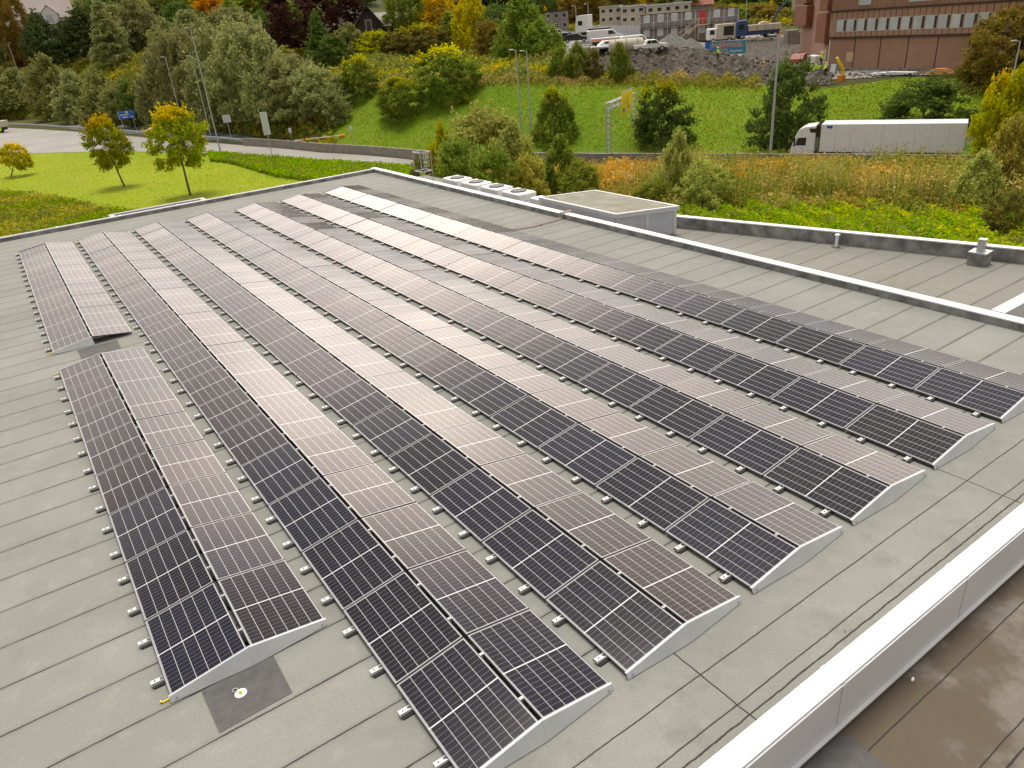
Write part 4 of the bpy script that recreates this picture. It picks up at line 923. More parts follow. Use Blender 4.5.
def wall_run(name, label, u0, u1, h, th, n, cat, dfun=None, panel=True):
    o = thing(name, label, cat); pp = path(np.linspace(u0, u1, n+1), dfun or wall_D, 0, 155)
    for i in range(n):
        a_, c_ = pp[i], pp[i+1]; d_ = (c_-a_).normalized(); n_ = Vector((d_.y, -d_.x, 0)); a_ = a_+d_*.012; c_ = c_-d_*.012
        b = MB(); q = [a_-n_*th, c_-n_*th, c_+n_*th*.2, a_+n_*th*.2]; hh = h+random.uniform(-.015, .015)
        b.poly([(*p.xy, p.z-.4) for p in q]+[(*p.xy, p.z+hh) for p in q], M['concrete'], [[0, 3, 2, 1], [4, 5, 6, 7], [0, 1, 5, 4], [1, 2, 6, 5], [2, 3, 7, 6], [3, 0, 4, 7]])
        b.build('wall_panel', o)
    return o
wall_run('concrete_barrier', 'long grey concrete barrier between the side road and the motorway at left', 246, 424, 1.25, .3, 22, 'barrier')
wall_run('concrete_wall', 'long brown-grey concrete panel wall behind the golden weeds at right', 500, 1150, 1.35, .25, 46, 'wall')
def lamp_post(u, vb, vt, label, D=None, arm=(-1, 0), double=False, group=None, r=.11):
    B = hit(u, vb) if D is None else None
    if D is not None: d = ray(u, vb); a = math.atan2(d[0], d[1]); x, y = polxy(a, D); B = np.array([x, y, Hpol(a, D)])
    h = ztop(B, vt)-B[2]; o = thing('street_lamp', label, 'street lamp', tuple(B), 0, group)
    b = MB(); b.tube((0, 0, 0), (0, 0, h), r, M['pole'], r*.55, 10); b.tube((0, 0, 0), (0, 0, 1.1), r*1.35, M['pole'], r*1.3, 10); b.build('pole', o, smooth=False)
    ax = Vector((_r2[0], _r2[1], 0)).normalized()
    for sg in ((-1, 1) if double else (arm[0],)):
        e = ax*sg*.45+Vector((0, 0, h+.05)); b = MB(); b.tube((0, 0, h-.03), e, r*.4, M['pole'], r*.35, 6); b.build('arm', o)
        b = MB(); X = Matrix.Translation(e) @ ax.to_track_quat('X', 'Z').to_matrix().to_4x4(); b.box((-.1 if sg > 0 else -.42, -.12, -.05), (.42 if sg > 0 else .1, .12, .06), M['pole'], X); b.build('lamp_head', o, .03)
    return o
lamp_post(221, 154, 28, 'tallest lamp post at left, standing at the near edge of the road')
lamp_post(187, 140, 57, 'lamp post behind the largest lawn tree', D=rail_D(azi(187, 140))+1.5)
lamp_post(212, 140, 56, 'thinner lamp post close left of the tallest one', D=rail_D(azi(212, 140))+1.5)
lamp_post(19, 75, 43, 'short lamp post at the far left among willows', D=275, arm=(1, 0))
lamp_post(523, 158, 50, 'left of the two lamp posts standing close together', D=101)
lamp_post(533, 158, 51, 'right of the two lamp posts standing close together', D=101)
lamp_post(770, 156, 35, 'lamp post in front of the dark tree left of the lorry', D=79.2, r=.15)
lamp_post(1013, 76, 41, 'lamp post at the right margin by the bronze tree', D=92)
lamp_post(577, 46, 6, 'lamp post behind the parked cars left of the beige houses', D=172)
lamp_post(589, 42, 4, 'lamp post beside the white lorry cab', D=176)
lamp_post(745, 32, -4, 'lamp post behind the blue lorry', D=182)
# yellow direction sign on a lattice gantry
gn = thing('sign_gantry', 'lattice steel gantry carrying a yellow road sign, seen from the side', 'gantry')
def lattice(b, a, c, w, m, n=9):
    a, c = Vector(a), Vector(c); d = (c-a).normalized(); s = d.orthogonal().normalized() if abs(d.z) > .9 else Vector((0, 0, 1)); t = d.cross(s).normalized()
    cs = [(1, 1), (1, -1), (-1, -1), (-1, 1)]; q = [s*(x*w/2)+t*(y*w/2) for x, y in cs]
    for k in q: b.tube(a+k, c+k, .045, m, n=5)
    for i in range(n):
        p0, p1 = a.lerp(c, i/n), a.lerp(c, (i+1)/n)
        for j in range(4):
            k0, k1 = q[j], q[(j+1) % 4]; b.tube(p0+k0, p1+k1, .022, m, n=4) if i % 2 else b.tube(p0+k1, p1+k0, .022, m, n=4); b.tube(p0+k0, p0+k1, .022, m, n=4)
a1 = azi(609, 155); A_ = Vector((*polxy(a1, 87.5), -7)); a2 = azi(634, 155); B_ = Vector((*polxy(a2, 97.5), -7))
hA = ztop(A_, 103)+7; 
for P_ in (A_, B_): b = MB(); lattice(b, P_, P_+Vector((0, 0, hA-.2)), .5, M['pole'], 10); b.build('lattice_leg', gn)
b = MB(); lattice(b, A_+Vector((0, 0, hA-.3)), B_+Vector((0, 0, hA-.3)), .6, M['pole'], 14); b.build('lattice_beam', gn)
d_ = (B_-A_).normalized(); n_ = Vector((d_.y, -d_.x, 0)); 
if n_.dot(Vector((CAM[0], CAM[1], 0))-A_) < 0: n_ = -n_
c_ = A_.lerp(B_, .56)+Vector((0, 0, hA-.35))+n_*.5; dn = (d_*.62-n_*.0).normalized()
X = Matrix.Translation(c_) @ Matrix((( d_.x, n_.x, 0, 0), (d_.y, n_.y, 0, 0), (0, 0, 1, 0), (0, 0, 0, 1)))
b = MB(); b.box((-2.3, -.04, -1.45), (2.3, .04, .95), M['signyellow'], X); sg_ = b.build('sign_board', gn, .03)
b = MB(); b.box((-2.25, -.02, .951), (2.2, .02, .969), M['galv'], X)
for i_ in range(7): b.box((-2.2+i_*.7, -.1, .97), (-2.05+i_*.7, .06, 1.12), M['galv'], X)
b.build('lamp_row', sg_)
b = MB()
b.box((-.06, .041, -.8), (.06, .05, .6), M['black'], X); b.box((-1.05, .041, -.3), (-.98, .05, .2), M['black'], X); b.box((.9, .041, .3), (1.05, .05, .6), M['black'], X); b.box((.3, .041, -.8), (1., .05, -.7), M['black'], X)
b.build('road_symbols', sg_)
M['signgreen'] = mat('sign_green', (.01, .3, .12), .5)
b = MB(); b.box((-1.9, .041, -1.2), (-1.3, .052, -.7), M['signgreen'], X); b.box((-1.25, .041, -1.15), (-.7, .052, -.65), M['white'], X); b.box((1.2, .041, -1.2), (1.8, .052, -.5), M['white'], X); b.build('route_panels', sg_)
def facing(P): return math.atan2(CAM[1]-P[1], CAM[0]-P[0])+math.pi/2     # local -Y faces the viewpoint side
# blue direction sign
B = np.array([*polxy(azi(131, 128), rail_D(azi(131, 136))+.9), -7.]); rs = thing('road_sign', 'blue and white road sign behind the guard rail', 'road sign', tuple(B), facing(B))
zt = ztop(B, 111)+7; zb_ = ztop(B, 118.5)+7
b = MB(); 
b.tube((.9, 0, 0), (.9, 0, zt), .05, M['pole']); b.tube((-1.3, 0, 0), (-1.3, 0, zt), .05, M['pole']); b.build('post', rs)
b = MB(); b.box((-1.65, -.11, zb_), (1.35, -.06, zt), M['signblue']); bd = b.build('sign_board', rs, .02)
b = MB(); b.box((-.25, -.125, zb_+1.1), (.25, -.112, zt-.08), M['white']); b.box((-1.4, -.125, zb_+.72), (.3, -.112, zb_+.86), M['white']); b.box((-1.0, -.125, zb_+.25), (.0, -.112, zb_+.42), M['white']); b.box((.5, -.125, zb_+.25), (1.1, -.112, zb_+.4), M['white'])
b.box((-1.69, -.117, zb_-.03), (-1.62, -.1, zt+.03), M['white']); b.build('sign_lettering', bd)
def small_sign(u, vb, vt, D, label, w=1.1, hh=1.3, back=True):
    x, y = polxy(azi(u, vb), D); B = np.array([x, y, Hpol(azi(u, vb), D)]); h = ztop(B, vt)-B[2]; o = thing('road_sign', label, 'road sign', tuple(B), facing(B))
    b = MB(); b.tube((0, 0, 0), (0, 0, h), .05, M['pole']); b.tube((-.02, .0, h*.3), (-.02, -.12, h*.3), .04, M['pole']); b.build('post', o)
    b = MB(); b.box((-w/2, -.1, h-hh), (w/2, -.06, h), M['palegrey']); b.build('sign_board', o, .02); return o
small_sign(162, 134, 116, rail_D(azi(162, 136))+.8, 'pale sign box left of the largest lawn tree', 1.4, 1.4)
small_sign(231, 137, 115, rail_D(azi(231, 139))+.7, 'pale sign box right of the tallest lamp post', 1.3, 1.2)
small_sign(273, 160, 112, road_in(azi(273, 158))-1.5, 'tall pale panel sign seen from behind, right of the lawn', .95, 3.0)
small_sign(292, 140, 128, wall_D(azi(292, 148))+2, 'small pale sign just behind the concrete barrier', .5, .7)
small_sign(353, 142, 126, wall_D(azi(353, 152))+2.5, 'slim signal post with round head behind the concrete barrier', .45, .6)
small_sign(967, 152, 122, 79, 'tall white sign post right of the lorry trailer', .35, 1.9)
small_sign(990, 154, 136, 78, 'second white post right of the lorry, half hidden by weeds', .3, 1.3)
small_sign(1022, 154, 138, 77, 'white sign at the right margin behind the weeds', .6, .9)
# barrier boom
x, y = polxy(azi(322, 142), wall_D(azi(322, 150))+3.5); bo = thing('barrier_boom', 'red and white barrier boom with an orange base on the motorway', 'barrier boom', (x, y, -7), facing((x, y)))
b = MB(); b.box((2.6, -.4, 0), (3.5, .4, 1.75), M['orange']); b.build('base_box', bo, .03)
b = MB(); b.box((-3.9, -.06, 1.6), (2.6, .06, 1.75), M['white']); bm_ = b.build('boom_arm', bo)
b = MB(); b.box((-2.9, -.075, 1.56), (-1.6, .075, 1.79), M['yellow']); b.box((-2.6, -.08, 1.55), (-2.3, .08, 1.8), M['red']); b.build('stripes', bm_)
# tent-like orange canopy behind the rail
x, y = polxy(azi(152, 132), rail_D(azi(152, 136))+2.5); te = thing('orange_tent', 'small salmon-orange peaked shelter behind the guard rail', 'shelter', (x, y, -7), facing((x, y)))
M['salmon'] = mat('salmon_fabric', (.75, .3, .2), .8)
b = MB(); b.poly([(-1.3, -1.3, .9), (1.3, -1.3, .9), (1.3, 1.3, .9), (-1.3, 1.3, .9), (0, 0, 1.6)], M['salmon'], [[0, 1, 4], [1, 2, 4], [2, 3, 4], [3, 0, 4], [3, 2, 1, 0]]); b.build('roof_cover', te)
b = MB(); b.box((-.15, -1.2, 0), (.15, -1., .9), M['red']); b.build('marker', te)
for p_ in ((-1.2, -1.2), (1.2, -1.2), (1.2, 1.2), (-1.2, 1.2)): b = MB(); b.tube((*p_, 0), (*p_, .9), .03, M['pole']); b.build('post', te)

# ------------------------------------------------------------------ the white lorry on the motorway
def wheel(par, x, y, r, w, z0=0, sub=True):
    b = MB(); b.tube((x, y-w/2, r+z0), (x, y+w/2, r+z0), r, M['rubber'], n=20); t = b.build('wheel', par)
    if sub: b = MB(); s_ = -1 if y < 0 else 1; b.tube((x, y+s_*w*.3, r+z0), (x, y+s_*(w/2+.015), r+z0), r*.55, M['galv'], n=14); b.build('rim', t)
    return t
W1, W2 = path([792, 962], lambda a: wall_D(a)+3.6, 0, 155); d_ = W2-W1; ln = d_.length
tk = thing('lorry', 'white articulated lorry with a long box trailer passing behind the concrete wall', 'lorry', tuple(W1), math.atan2(d_.y, d_.x))
ks = ln/16.6
# local x runs from the cab nose (0) to the trailer tail; viewer is on -Y side or +Y
def lk(x): return x*ks
b = MB(); b.prism([(.0, .5), (.0, 1.35), (.35, 2.5), (.75, 3.25), (1.3, 3.5), (2.45, 3.6), (2.45, .5)], (-1.22, 1.22), M['white'], 1); b.v = [(v[0]*ks, v[1], v[2]) for v in b.v]; cb = b.build('cab', tk, .08, seg=2)
b = MB()
for s_ in (-1.232, 1.225): b.prism([(.42, 1.75), (.62, 2.45), (1.4, 2.5), (1.4, 1.75)], (s_, s_+.01), M['darkglass'], 1); b.prism([(1.75, 2.95), (2.3, 2.95), (2.3, 3.35), (1.6, 3.35)], (s_, s_+.01), M['darkglass'], 1)
b.poly([(.17, -1.05, 1.85), (.17, 1.05, 1.85), (.42, 1.0, 2.72), (.42, -1.0, 2.72)], M['darkglass']); b.build('cab_window', cb)
for s_ in (-1.38, 1.2): b = MB(); b.box((.25, s_, 1.7), (.4, s_+.18, 2.5), M['black']); b.build('wing_mirror', cb, .03)
b = MB(); b.box((-.03, -1.1, .45), (.0, 1.1, 1.3), M['black']); b.build('grille', cb)
for s_ in (-1.0, .7): b = MB(); b.box((-.05, s_, .6), (-.03, s_+.3, .85), M['glass']); b.build('headlight', cb)
b = MB(); b.box((lk(3.0), -1.28, 1.15), (ln, 1.28, 3.74), M['white']); tr_ = b.build('trailer_box', tk, .03)
b = MB()
for i_ in range(1, 9):
    x_ = lk(3.0)+i_*(ln-lk(3.0))/9
    for s_ in (-1.288, 1.278): b.box((x_-.02, s_, 1.2), (x_+.02, s_+.01, 3.7), M['palegrey'])
b.build('panel_joints', tr_)
b = MB()
for s_ in (-1.296, 1.29):
    b.box((lk(3.0)+.5, s_, 3.35), (lk(3.0)+1.0, s_+.006, 3.6), M['signblue'])
    for i_ in range(9): b.box((lk(3.2)+i_*1.45, s_, 1.22), (lk(3.2)+i_*1.45+.12, s_+.006, 1.30), M['orange'])
b.build('side_markers', tr_)
b = MB(); b.box((lk(3.0)-.45, -.95, 2.5), (lk(3.0)-.02, .95, 3.7), M['darkglass']); b.build('cooling_unit', tr_, .04)
b = MB(); b.box((lk(2.3), -.5, .75), (ln-.1, .5, 1.14), M['black']); b.build('chassis', tk)
b = MB(); b.box((lk(6.5), -1.2, .45), (lk(11), -1.15, 1.14), M['palegrey']); b.box((lk(6.5), 1.15, .45), (lk(11), 1.2, 1.14), M['palegrey']); b.build('side_skirt', tk)
for x_ in (1.2, 4.0, 12.2, 13.5, 14.8):
    for s_ in (-1.05, 1.05): wheel(tk, lk(x_), s_, .5, .35)
# pale vehicle at the left margin
P = at(-13, 134, -6.94); vh = thing('flatbed_truck', 'rear of a pale truck with an open bed leaving at the left margin', 'truck', tuple(P), math.atan2(_r2[1], _r2[0])+.15)
b = MB(); b.box((-9, -1.25, 1.3), (5.2, 1.25, 2.75), M['beige']); b.build('load_body', vh, .05)
b = MB(); b.box((-9, -1., .6), (4.7, 1., 1.29), M['black']); b.build('chassis', vh)
b = MB(); b.box((3.8, -1.3, .5), (4.2, -1.05, 1.28), M['hivis']); b.build('mudguard', vh)
for x_ in (3.2, -5, -6.4):
    for s_ in (-1.05, 1.05): wheel(vh, x_, s_, .5, .35)
P = at(3, 157, -7); ps = thing('marker_post', 'thin white post at the left edge of the lawn by the road', 'post', tuple(P))
b = MB(); b.tube((0, 0, 0), (-.3, 0, 2.9), .06, M['white']); b.build('pole', ps); b = MB(); b.tube((0, 0, 0), (0, 0, .1), .14, M['concrete']); b.build('foot', ps)

# ------------------------------------------------------------------ buildings
def face_frame(P, Q): d = (Vector(Q)-Vector(P)); d.z = 0; return math.atan2(d.y, d.x), d.length
# brown clad building: local x along the main facade, y away from the viewer
FP = at(828, 68, -1.2); FQ = at(965, 70, -1.2); fa, fl_ = face_frame(FP, FQ)
bb = thing('clad_building', 'large red-brown clad building with a ribbon of pale windows, upper right', 'building', (FP[0], FP[1], -1.3), fa)
FLn = fl_*1.75
g1 = 4.25; g2 = 8.0
def vz(v): return ztop(FP, v)+1.3
g1, g2 = vz(37.5), vz(11.5); w0, w1 = vz(31.5), vz(20.5); g3 = vz(-22)
b = MB(); b.box((0, 0, 0), (FLn, 30, g1-.02), M['brick']); 
for i_ in range(1, 9): b.box((i_*3.93, -.03, .25), (i_*3.93+.12, -.004, g1-.05), M['joint'])
lo = b.build('lower_storey', bb)
b = MB(); b.box((-.2, -.25, -.6), (FLn, -.02, .22), M['concrete']); b.build('plinth', bb)
b = MB(); b.box((4.6*.62, -.05, .9), (4.6*.62+1.1, -.012, 2.1), M['wood']); b.build('plywood_panel', lo)
b = MB(); b.box((-.12, -.35, g1), (FLn, 30, g2), M['brick'])
for i_ in range(40):
    xx = .1+i_*.81
    if xx < FLn: b.box((xx, -.385, g1+.1), (xx+.04, -.353, w0-.1), M['joint']); b.box((xx, -.385, w1+.1), (xx+.04, -.353, g2-.1), M['joint'])
up = b.build('window_storey', bb)
b = MB(); b.box((-.3, -.45, g1-.12), (FLn+.1, -.352, g1+.08), M['joint']); b.box((-.3, -.5, g2-.1), (FLn+.1, -.352, g2+.1), M['joint']); b.build('string_course', bb)
nw = 22; x = 1.0
for i_ in range(nw):
    xx = 1.1+i_*1.62
    if xx+1.3 > FLn: break
    f_ = MB(); 
    f_.box((xx-.06, -.372, w0-.06), (xx+1.42, -.353, w1+.06), M['palegrey']); f_ = f_.build('window', up)
    b = MB(); b.box((xx, -.384, w0), (xx+1.0, -.374, w1), M['glass']); b.build('pane', f_)
    b = MB(); b.box((xx+1.06, -.39, w0), (xx+1.40, -.374, w1), M['joint']); b.build('louvre', f_)
b = MB(); b.box((-.1, -.30, g2), (FLn, 30, g3), M['brick']); up2 = b.build('top_storey', bb)
b = MB()
wins = ((857-828, 870-828), (907-828, 936-828), (975-828, 1004-828))
for i_ in range(110):
    xx = .05+i_*.36
    if xx > FLn: break
    b.box((xx, -.40, g2+.12), (xx+.05, -.303, g3), M['brick'])
b.build('vertical_ribs', up2)
sc_ = FLn/ (fl_*1.75) * fl_/137.
for (a_, c_) in wins:
    xa, xc = a_*sc_, c_*sc_
    b = MB(); b.box((xa, -.44, g2+.55), (xc, -.41, g3-.4), M['palegrey']); f_ = b.build('window', up2)
    n_ = 4; wd = (xc-xa)/n_
    for k_ in range(n_): b = MB(); b.box((xa+k_*wd+.05, -.455, g2+.62), (xa+(k_+1)*wd-.05, -.442, g3-.5), M['glass']); b.build('pane', f_)
# the set-back left flank: stepped volumes with rusty louvre boxes
b = MB(); b.prism([(-.02, .3), (-.02, 22), (-16.4, 22), (-16.9, 12.2)], (-.5, g3), M['brick'], 2); b.build('side_wing', bb)
def fl(t, o=0.): return (-16.9*t-.586*o-.02, .3+11.9*t-.81*o)
for t0_, t1_, za_, zb_ in ((.02, .22, g1-.7, g2-.12), (.02, .18, g2+.12, g3), (.62, .98, g1+1.2, g2+.9), (.66, .98, g2+1.1, g3)):
    b = MB(); b.prism([fl(t0_, .02), fl(t1_, .02), fl(t1_, 1.3), fl(t0_, 1.0)], (za_, zb_), M['corten'], 2); b.build('louvre_box', bb, .05)
b = MB(); b.box((-.16, -.06, 0), (-.02, .1, g1), M['white']); b.build('corner_strip', bb)
b = MB(); b.box((-.5, -.8, g3), (FLn+.3, 30, g3+.5), M['joint']); b.build('roof', bb)

# two-storey site cabins
def frame_of(u0, u1, v, D0, D1):
    P, Q = atd(u0, v, D0), atd(u1, v, D1); a_, l_ = face_frame(P, Q); return P, a_, l_
P, a_, l_ = frame_of(640, 737, 41, 158, 158); z0 = Hxy(P[0], P[1]); 
sb = thing('site_cabins', 'two-storey block of grey-brown site cabins with an outside wooden stair', 'site cabin', (P[0], P[1], min(z0, P[2])), a_)
H_ = ztop((P[0], P[1]), 15.5)-min(z0, P[2]); 
b = MB(); b.box((0, 0, -.5), (l_, 8, H_*.49), M['containers']); f0 = b.build('lower_cabins', sb)
b = MB(); b.box((-.05, -.05, H_*.505), (l_+.05, 8.05, H_), M['containers']); f1 = b.build('upper_cabins', sb)
b = MB(); b.box((-.1, -.12, H_*.47), (l_+.1, -.06, H_*.53), M['joint']); b.box((-.1, -.12, H_-.1), (l_+.1, 8.1, H_+.06), M['joint']); b.build('floor_beam', sb)
n_ = 7; wd = l_/n_
for i_ in range(n_):
    for fl, par, zb, yy in ((0, f0, .9, -.0), (1, f1, H_*.5+1.0, -.05)):
        if fl == 1 and i_ == 4: continue
        xx = i_*wd+wd*.28; b = MB(); b.box((xx, yy-.07, zb), (xx+wd*.42, yy-.004, zb+1.25), M['white']); f_ = b.build('window', par)
        b = MB(); b.box((xx+.1, yy-.085, zb+.1), (xx+wd*.2, yy-.072, zb+1.15), M['glass']); b.box((xx+wd*.22, yy-.085, zb+.1), (xx+wd*.42-.1, yy-.072, zb+1.15), M['glass']); b.build('pane', f_)
        
b = MB(); xx = 4*wd+wd*.3; b.box((xx, -.13, H_*.5+.15), (xx+1.15, -.055, H_*.5+2.35), M['red']); b.build('door', f1)
b = MB()
for i_ in range(0, n_+1): b.box((i_*wd-.06, -.16, -.2), (i_*wd+.06, -.125, H_), M['palegrey'])
b.build('cabin_post', sb)
b = MB(); b.box((0, -1.3, H_*.5+.95), (l_, -1.25, H_*.5+1.02), M['pole']); b.box((0, -1.3, H_*.49), (l_, -.2, H_*.5), M['galv']); 
for i_ in range(0, 15): b.box((i_*l_/14-.03, -1.3, H_*.5), (i_*l_/14+.03, -1.25, H_*.5+.95), M['pole'])
b.build('gallery', sb)
b = MB(); xs_ = 4*wd+wd*.2
for i_ in range(11): b.box((xs_-.3-i_*.32, -2.3, H_*.5-.25-i_*.27), (xs_-.0-i_*.32, -1.35, H_*.5-.2-i_*.27), M['wood'])
b.prism([(xs_, H_*.5), (xs_-3.6, 0), (xs_-3.6, .25), (xs_, H_*.5+.25)], (-2.36, -2.3), M['wood'], 1); b.prism([(xs_, H_*.5+1), (xs_-3.6, 1), (xs_-3.6, 1.12), (xs_, H_*.5+1.12)], (-2.36, -2.3), M['wood'], 1)
for x_ in (xs_, xs_+1.7): b.box((x_, -2.4, 0), (x_+.12, -2.28, H_*.5+1.1), M['wood'])
b.box((xs_, -2.4, H_*.5-.12), (xs_+1.8, -1.32, H_*.5), M['wood']); b.build('stair', sb)

def house(name, label, u0, u1, vb, vt, D, wallm, roofm, storeys, nwin, depth=9, roof='flat', rot=0., winm='darkglass', cat='house', ridge=1.8):
    P, a_, l_ = frame_of(u0, u1, vb, D, D); a_ += rot; z0 = P[2]
    o = thing(name, label, cat, (P[0], P[1], z0), a_); H = ztop((P[0], P[1]), vt)-z0
    b = MB(); b.box((0, 0, -4), (l_, depth, H), wallm); w = b.build('wall', o)
    sh_ = H/storeys
    for s_ in range(storeys):
        for i_ in range(nwin):
            cx_ = (i_+.5)*l_/nwin; ww = min(1.3, l_/nwin*.5)
            b = MB(); b.box((cx_-ww/2-.08, -.06, s_*sh_+sh_*.35), (cx_+ww/2+.08, -.004, s_*sh_+sh_*.8), M['white']); f_ = b.build('window', o)
            b = MB(); b.box((cx_-ww/2, -.08, s_*sh_+sh_*.38), (cx_+ww/2, -.062, s_*sh_+sh_*.77), M[winm]); b.build('pane', f_)
    b = MB()
    if roof == 'flat': b.box((-.25, -.25, H), (l_+.25, depth+.25, H+.3), roofm)
    elif roof == 'gable': b.prism([(-.4, H-.1), (depth/2, H+ridge), (depth+.4, H-.1)], (-.4, l_+.4), roofm, 0) if False else b.poly([(-.4, -.5, H-.1), (l_+.4, -.5, H-.1), (l_+.4, depth/2, H+ridge), (-.4, depth/2, H+ridge), (-.4, depth+.5, H-.1), (l_+.4, depth+.5, H-.1)], roofm, [[0, 1, 2, 3], [3, 2, 5, 4], [0, 3, 4], [1, 5, 2], [0, 4, 5, 1]])
    b.build('roof', o); return o, l_, H
house('terraced_house', 'leftmost pale beige terraced house behind the site, with a sloped top storey', 600, 622, 33, 8, 188, M['beige'], M['beige'], 3, 3)
house('terraced_house', 'middle pale beige terraced house behind the grey fence', 621, 645, 34, 7.5, 186, M['beige'], M['palegrey'], 3, 3)
house('terraced_house', 'rightmost beige terraced house rising above the site cabins', 646, 690, 34, 6.5, 184, M['beige'], M['palegrey'], 3, 5)
house('small_house', 'small grey house left of the white lorry cab', 545, 569, 32, 12.5, 178, M['containers'], M['joint'], 2, 3)
house('far_house', 'house with a dark roof above the beige terraces', 656, 690, 6, 4, 215, M['white'], M['slate'], 1, 3, roof='gable', ridge=2.2)
house('far_house', 'house with a red tiled roof right above the beige terraces', 688, 712, 8, 5.5, 212, M['containers'], M['redtile'], 1, 2, roof='gable', ridge=2.4)
house('far_house', 'pale building half hidden by the left end of the brown clad building', 790, 815, 26, -4, 200, M['beige'], M['palegrey'], 3, 2)
# house with the pink-grey roof, top left
P, a_, l_ = frame_of(20, 80, 33, 325, 325); hp = thing('pink_roofed_house', 'large house with a grey-pink tiled roof and white gabled dormer, top left', 'house', tuple(P), a_); k_ = l_
M['pinkwall'] = mat('cream_wall', (.6, .56, .5), .8)
H = ztop(P, 20)-P[2]; H2 = ztop(P, -12)-P[2]
b = MB(); b.box((0, 0, -5), (l_, 12, H), M['pinkwall']); b.build('wall', hp)
b = MB(); b.poly([(-.5, -.8, H-.1), (l_+.5, -.8, H-.1), (l_-1, 7, H2), (.5, 7, H2), (-.5, 13, H), (l_+.5, 13, H)], M['pinktile'], [[0, 1, 2, 3], [3, 2, 5, 4], [0, 3, 4], [1, 5, 2], [0, 4, 5, 1]]); b.build('roof', hp)
dx = l_*.57; b = MB(); b.prism([(dx-2.6, H-2), (dx+2.6, H-2), (dx+2.6, H+1.2), (dx, H+3.6), (dx-2.6, H+1.2)], (-1.3, 3), M['white'], 1); dm = b.build('dormer', hp)
b = MB(); b.poly([(dx-3.1, -1.6, H+.9), (dx, -1.6, H+3.9), (dx, 3.4, H+3.9), (dx-3.1, 3.4, H+.9), (dx+3.1, -1.6, H+.9), (dx+3.1, 3.4, H+.9)], M['white'], [[0, 1, 2, 3], [1, 4, 5, 2]]); b.build('dormer_roof', dm)
b = MB(); b.box((dx-1., -1.35, H-1.4), (dx+1., -1.31, H+.9), M['glass']); b.build('dormer_window', dm)
b = MB(); b.box((-3.4, 1, -4), (-.6, 8, H+3.), M['white']); b.box((-3.8, .9, -4), (-3.41, 8, H+2), M['red']); b.build('annex', hp)
for i_ in range(3): b = MB(); b.box((3+i_*5, -.06, H-2.6), (4.6+i_*5, -.004, H-1.), M['darkglass']); b.build('window', hp)
# dark timber house
P, a_, l_ = frame_of(357, 383, 35, 182, 182); th_ = thing('timber_house', 'dark timber house with a steep carved gable and pale slate roof', 'house', tuple(P), a_)
H = ztop(P, 25)-P[2]; H2 = ztop(P, 7.5)-P[2]
b = MB(); b.prism([(0, -4), (l_, -4), (l_, H), (l_/2, H2), (0, H)], (0, 9), M['timber'], 1); b.build('wall', th_)
b = MB(); t_ = .22; sl = (H2-H)/(l_/2)
b.prism([(-.9, H-.9*sl), (l_/2, H2), (l_/2, H2+t_*1.5), (-.9, H-.9*sl+t_*1.5)], (-.7, 9.5), M['slate'], 1); b.prism([(l_+.9, H-.9*sl), (l_/2, H2+.003), (l_/2, H2+t_*1.5+.003), (l_+.9, H-.9*sl+t_*1.5)], (-.7, 9.5), M['slate'], 1)
b.poly([(-7.5, 2.2, H-1.2), (l_*.42, 2.2, H-1.2), (l_*.42, 7, H2-.3), (-5.2, 7, H2-.3)], M['slate']); b.poly([(-7.5, 2.2, H-1.2), (-5.2, 7, H2-.3), (-7.5, 11, H-1.2)], M['slate'])
b.poly([(l_*.6, 2.4, H-.6), (l_+3, 2.4, H-.6), (l_+2, 7, H2-1.2), (l_*.6, 7, H2-1.2)], M['slate']); b.build('roof', th_)
b = MB(); b.box((-7, 2.6, -4), (-.02, 10, H-1.25), M['timber']); b.box((l_+.02, 2.6, -4), (l_+2.6, 10, H-.7), M['timber']); b.build('side_wing', th_)
b = MB(); b.prism([(-.95, H-.95*sl-.25), (l_/2, H2-.05), (l_+.95, H-.95*sl-.25), (l_+.95, H-.95*sl+.1), (l_/2, H2+.35), (-.95, H-.95*sl+.1)], (-.85, -.72), M['timber'], 1); b.tube((l_/2, -.78, H2-.6), (l_/2, -.78, H2+1.9), .1, M['timber'], .02, 6); b.build('bargeboard', th_)
b = MB(); b.box((l_/2-.75, -.09, H-1.6), (l_/2+.75, -.004, H+.9), M['moss']); f_ = b.build('window', th_); b = MB(); b.box((l_/2-.45, -.12, H-1.4), (l_/2+.45, -.095, H+.6), M['darkglass']); b.build('pane', f_)
b = MB(); b.box((-3.3, 6.4, H2-1), (-2.3, 7.6, H2+1.6), M['brick']); b.build('chimney', th_)

# ------------------------------------------------------------------ the building site
# billboard
P, a_, l_ = frame_of(710.5, 745.5, 58, 132, 130); bi = thing('billboard', 'blue-teal site billboard with orange lettering, standing on the rubble', 'billboard', (P[0], P[1], Hxy(P[0], P[1])), a_)
zt_, zb_ = ztop(P, 42)-bi.location.z, ztop(P, 55)-bi.location.z
b = MB(); b.box((0, 0, zb_), (l_, .12, zt_), M['teal']); bd = b.build('board', bi)
b = MB(); b.box((-.06, -.03, zb_-.08), (l_+.06, .14, zb_-.002), M['palegrey']); b.box((-.06, -.03, zt_+.002), (l_+.06, .14, zt_+.08), M['palegrey']); b.box((l_+.002, -.03, zb_), (l_+.07, .14, zt_), M['palegrey']); b.build('frame', bd)
b = MB(); b.box((-1.0, .02, zt_-1.25), (-.08, .1, zt_-.03), M['signblue']); b.build('side_panel', bi)
for x_ in (.4, l_/2, l_-.4): b = MB(); b.box((x_-.08, .13, -.3), (x_+.08, .29, zt_), M['galv']); b.build('post', bi)
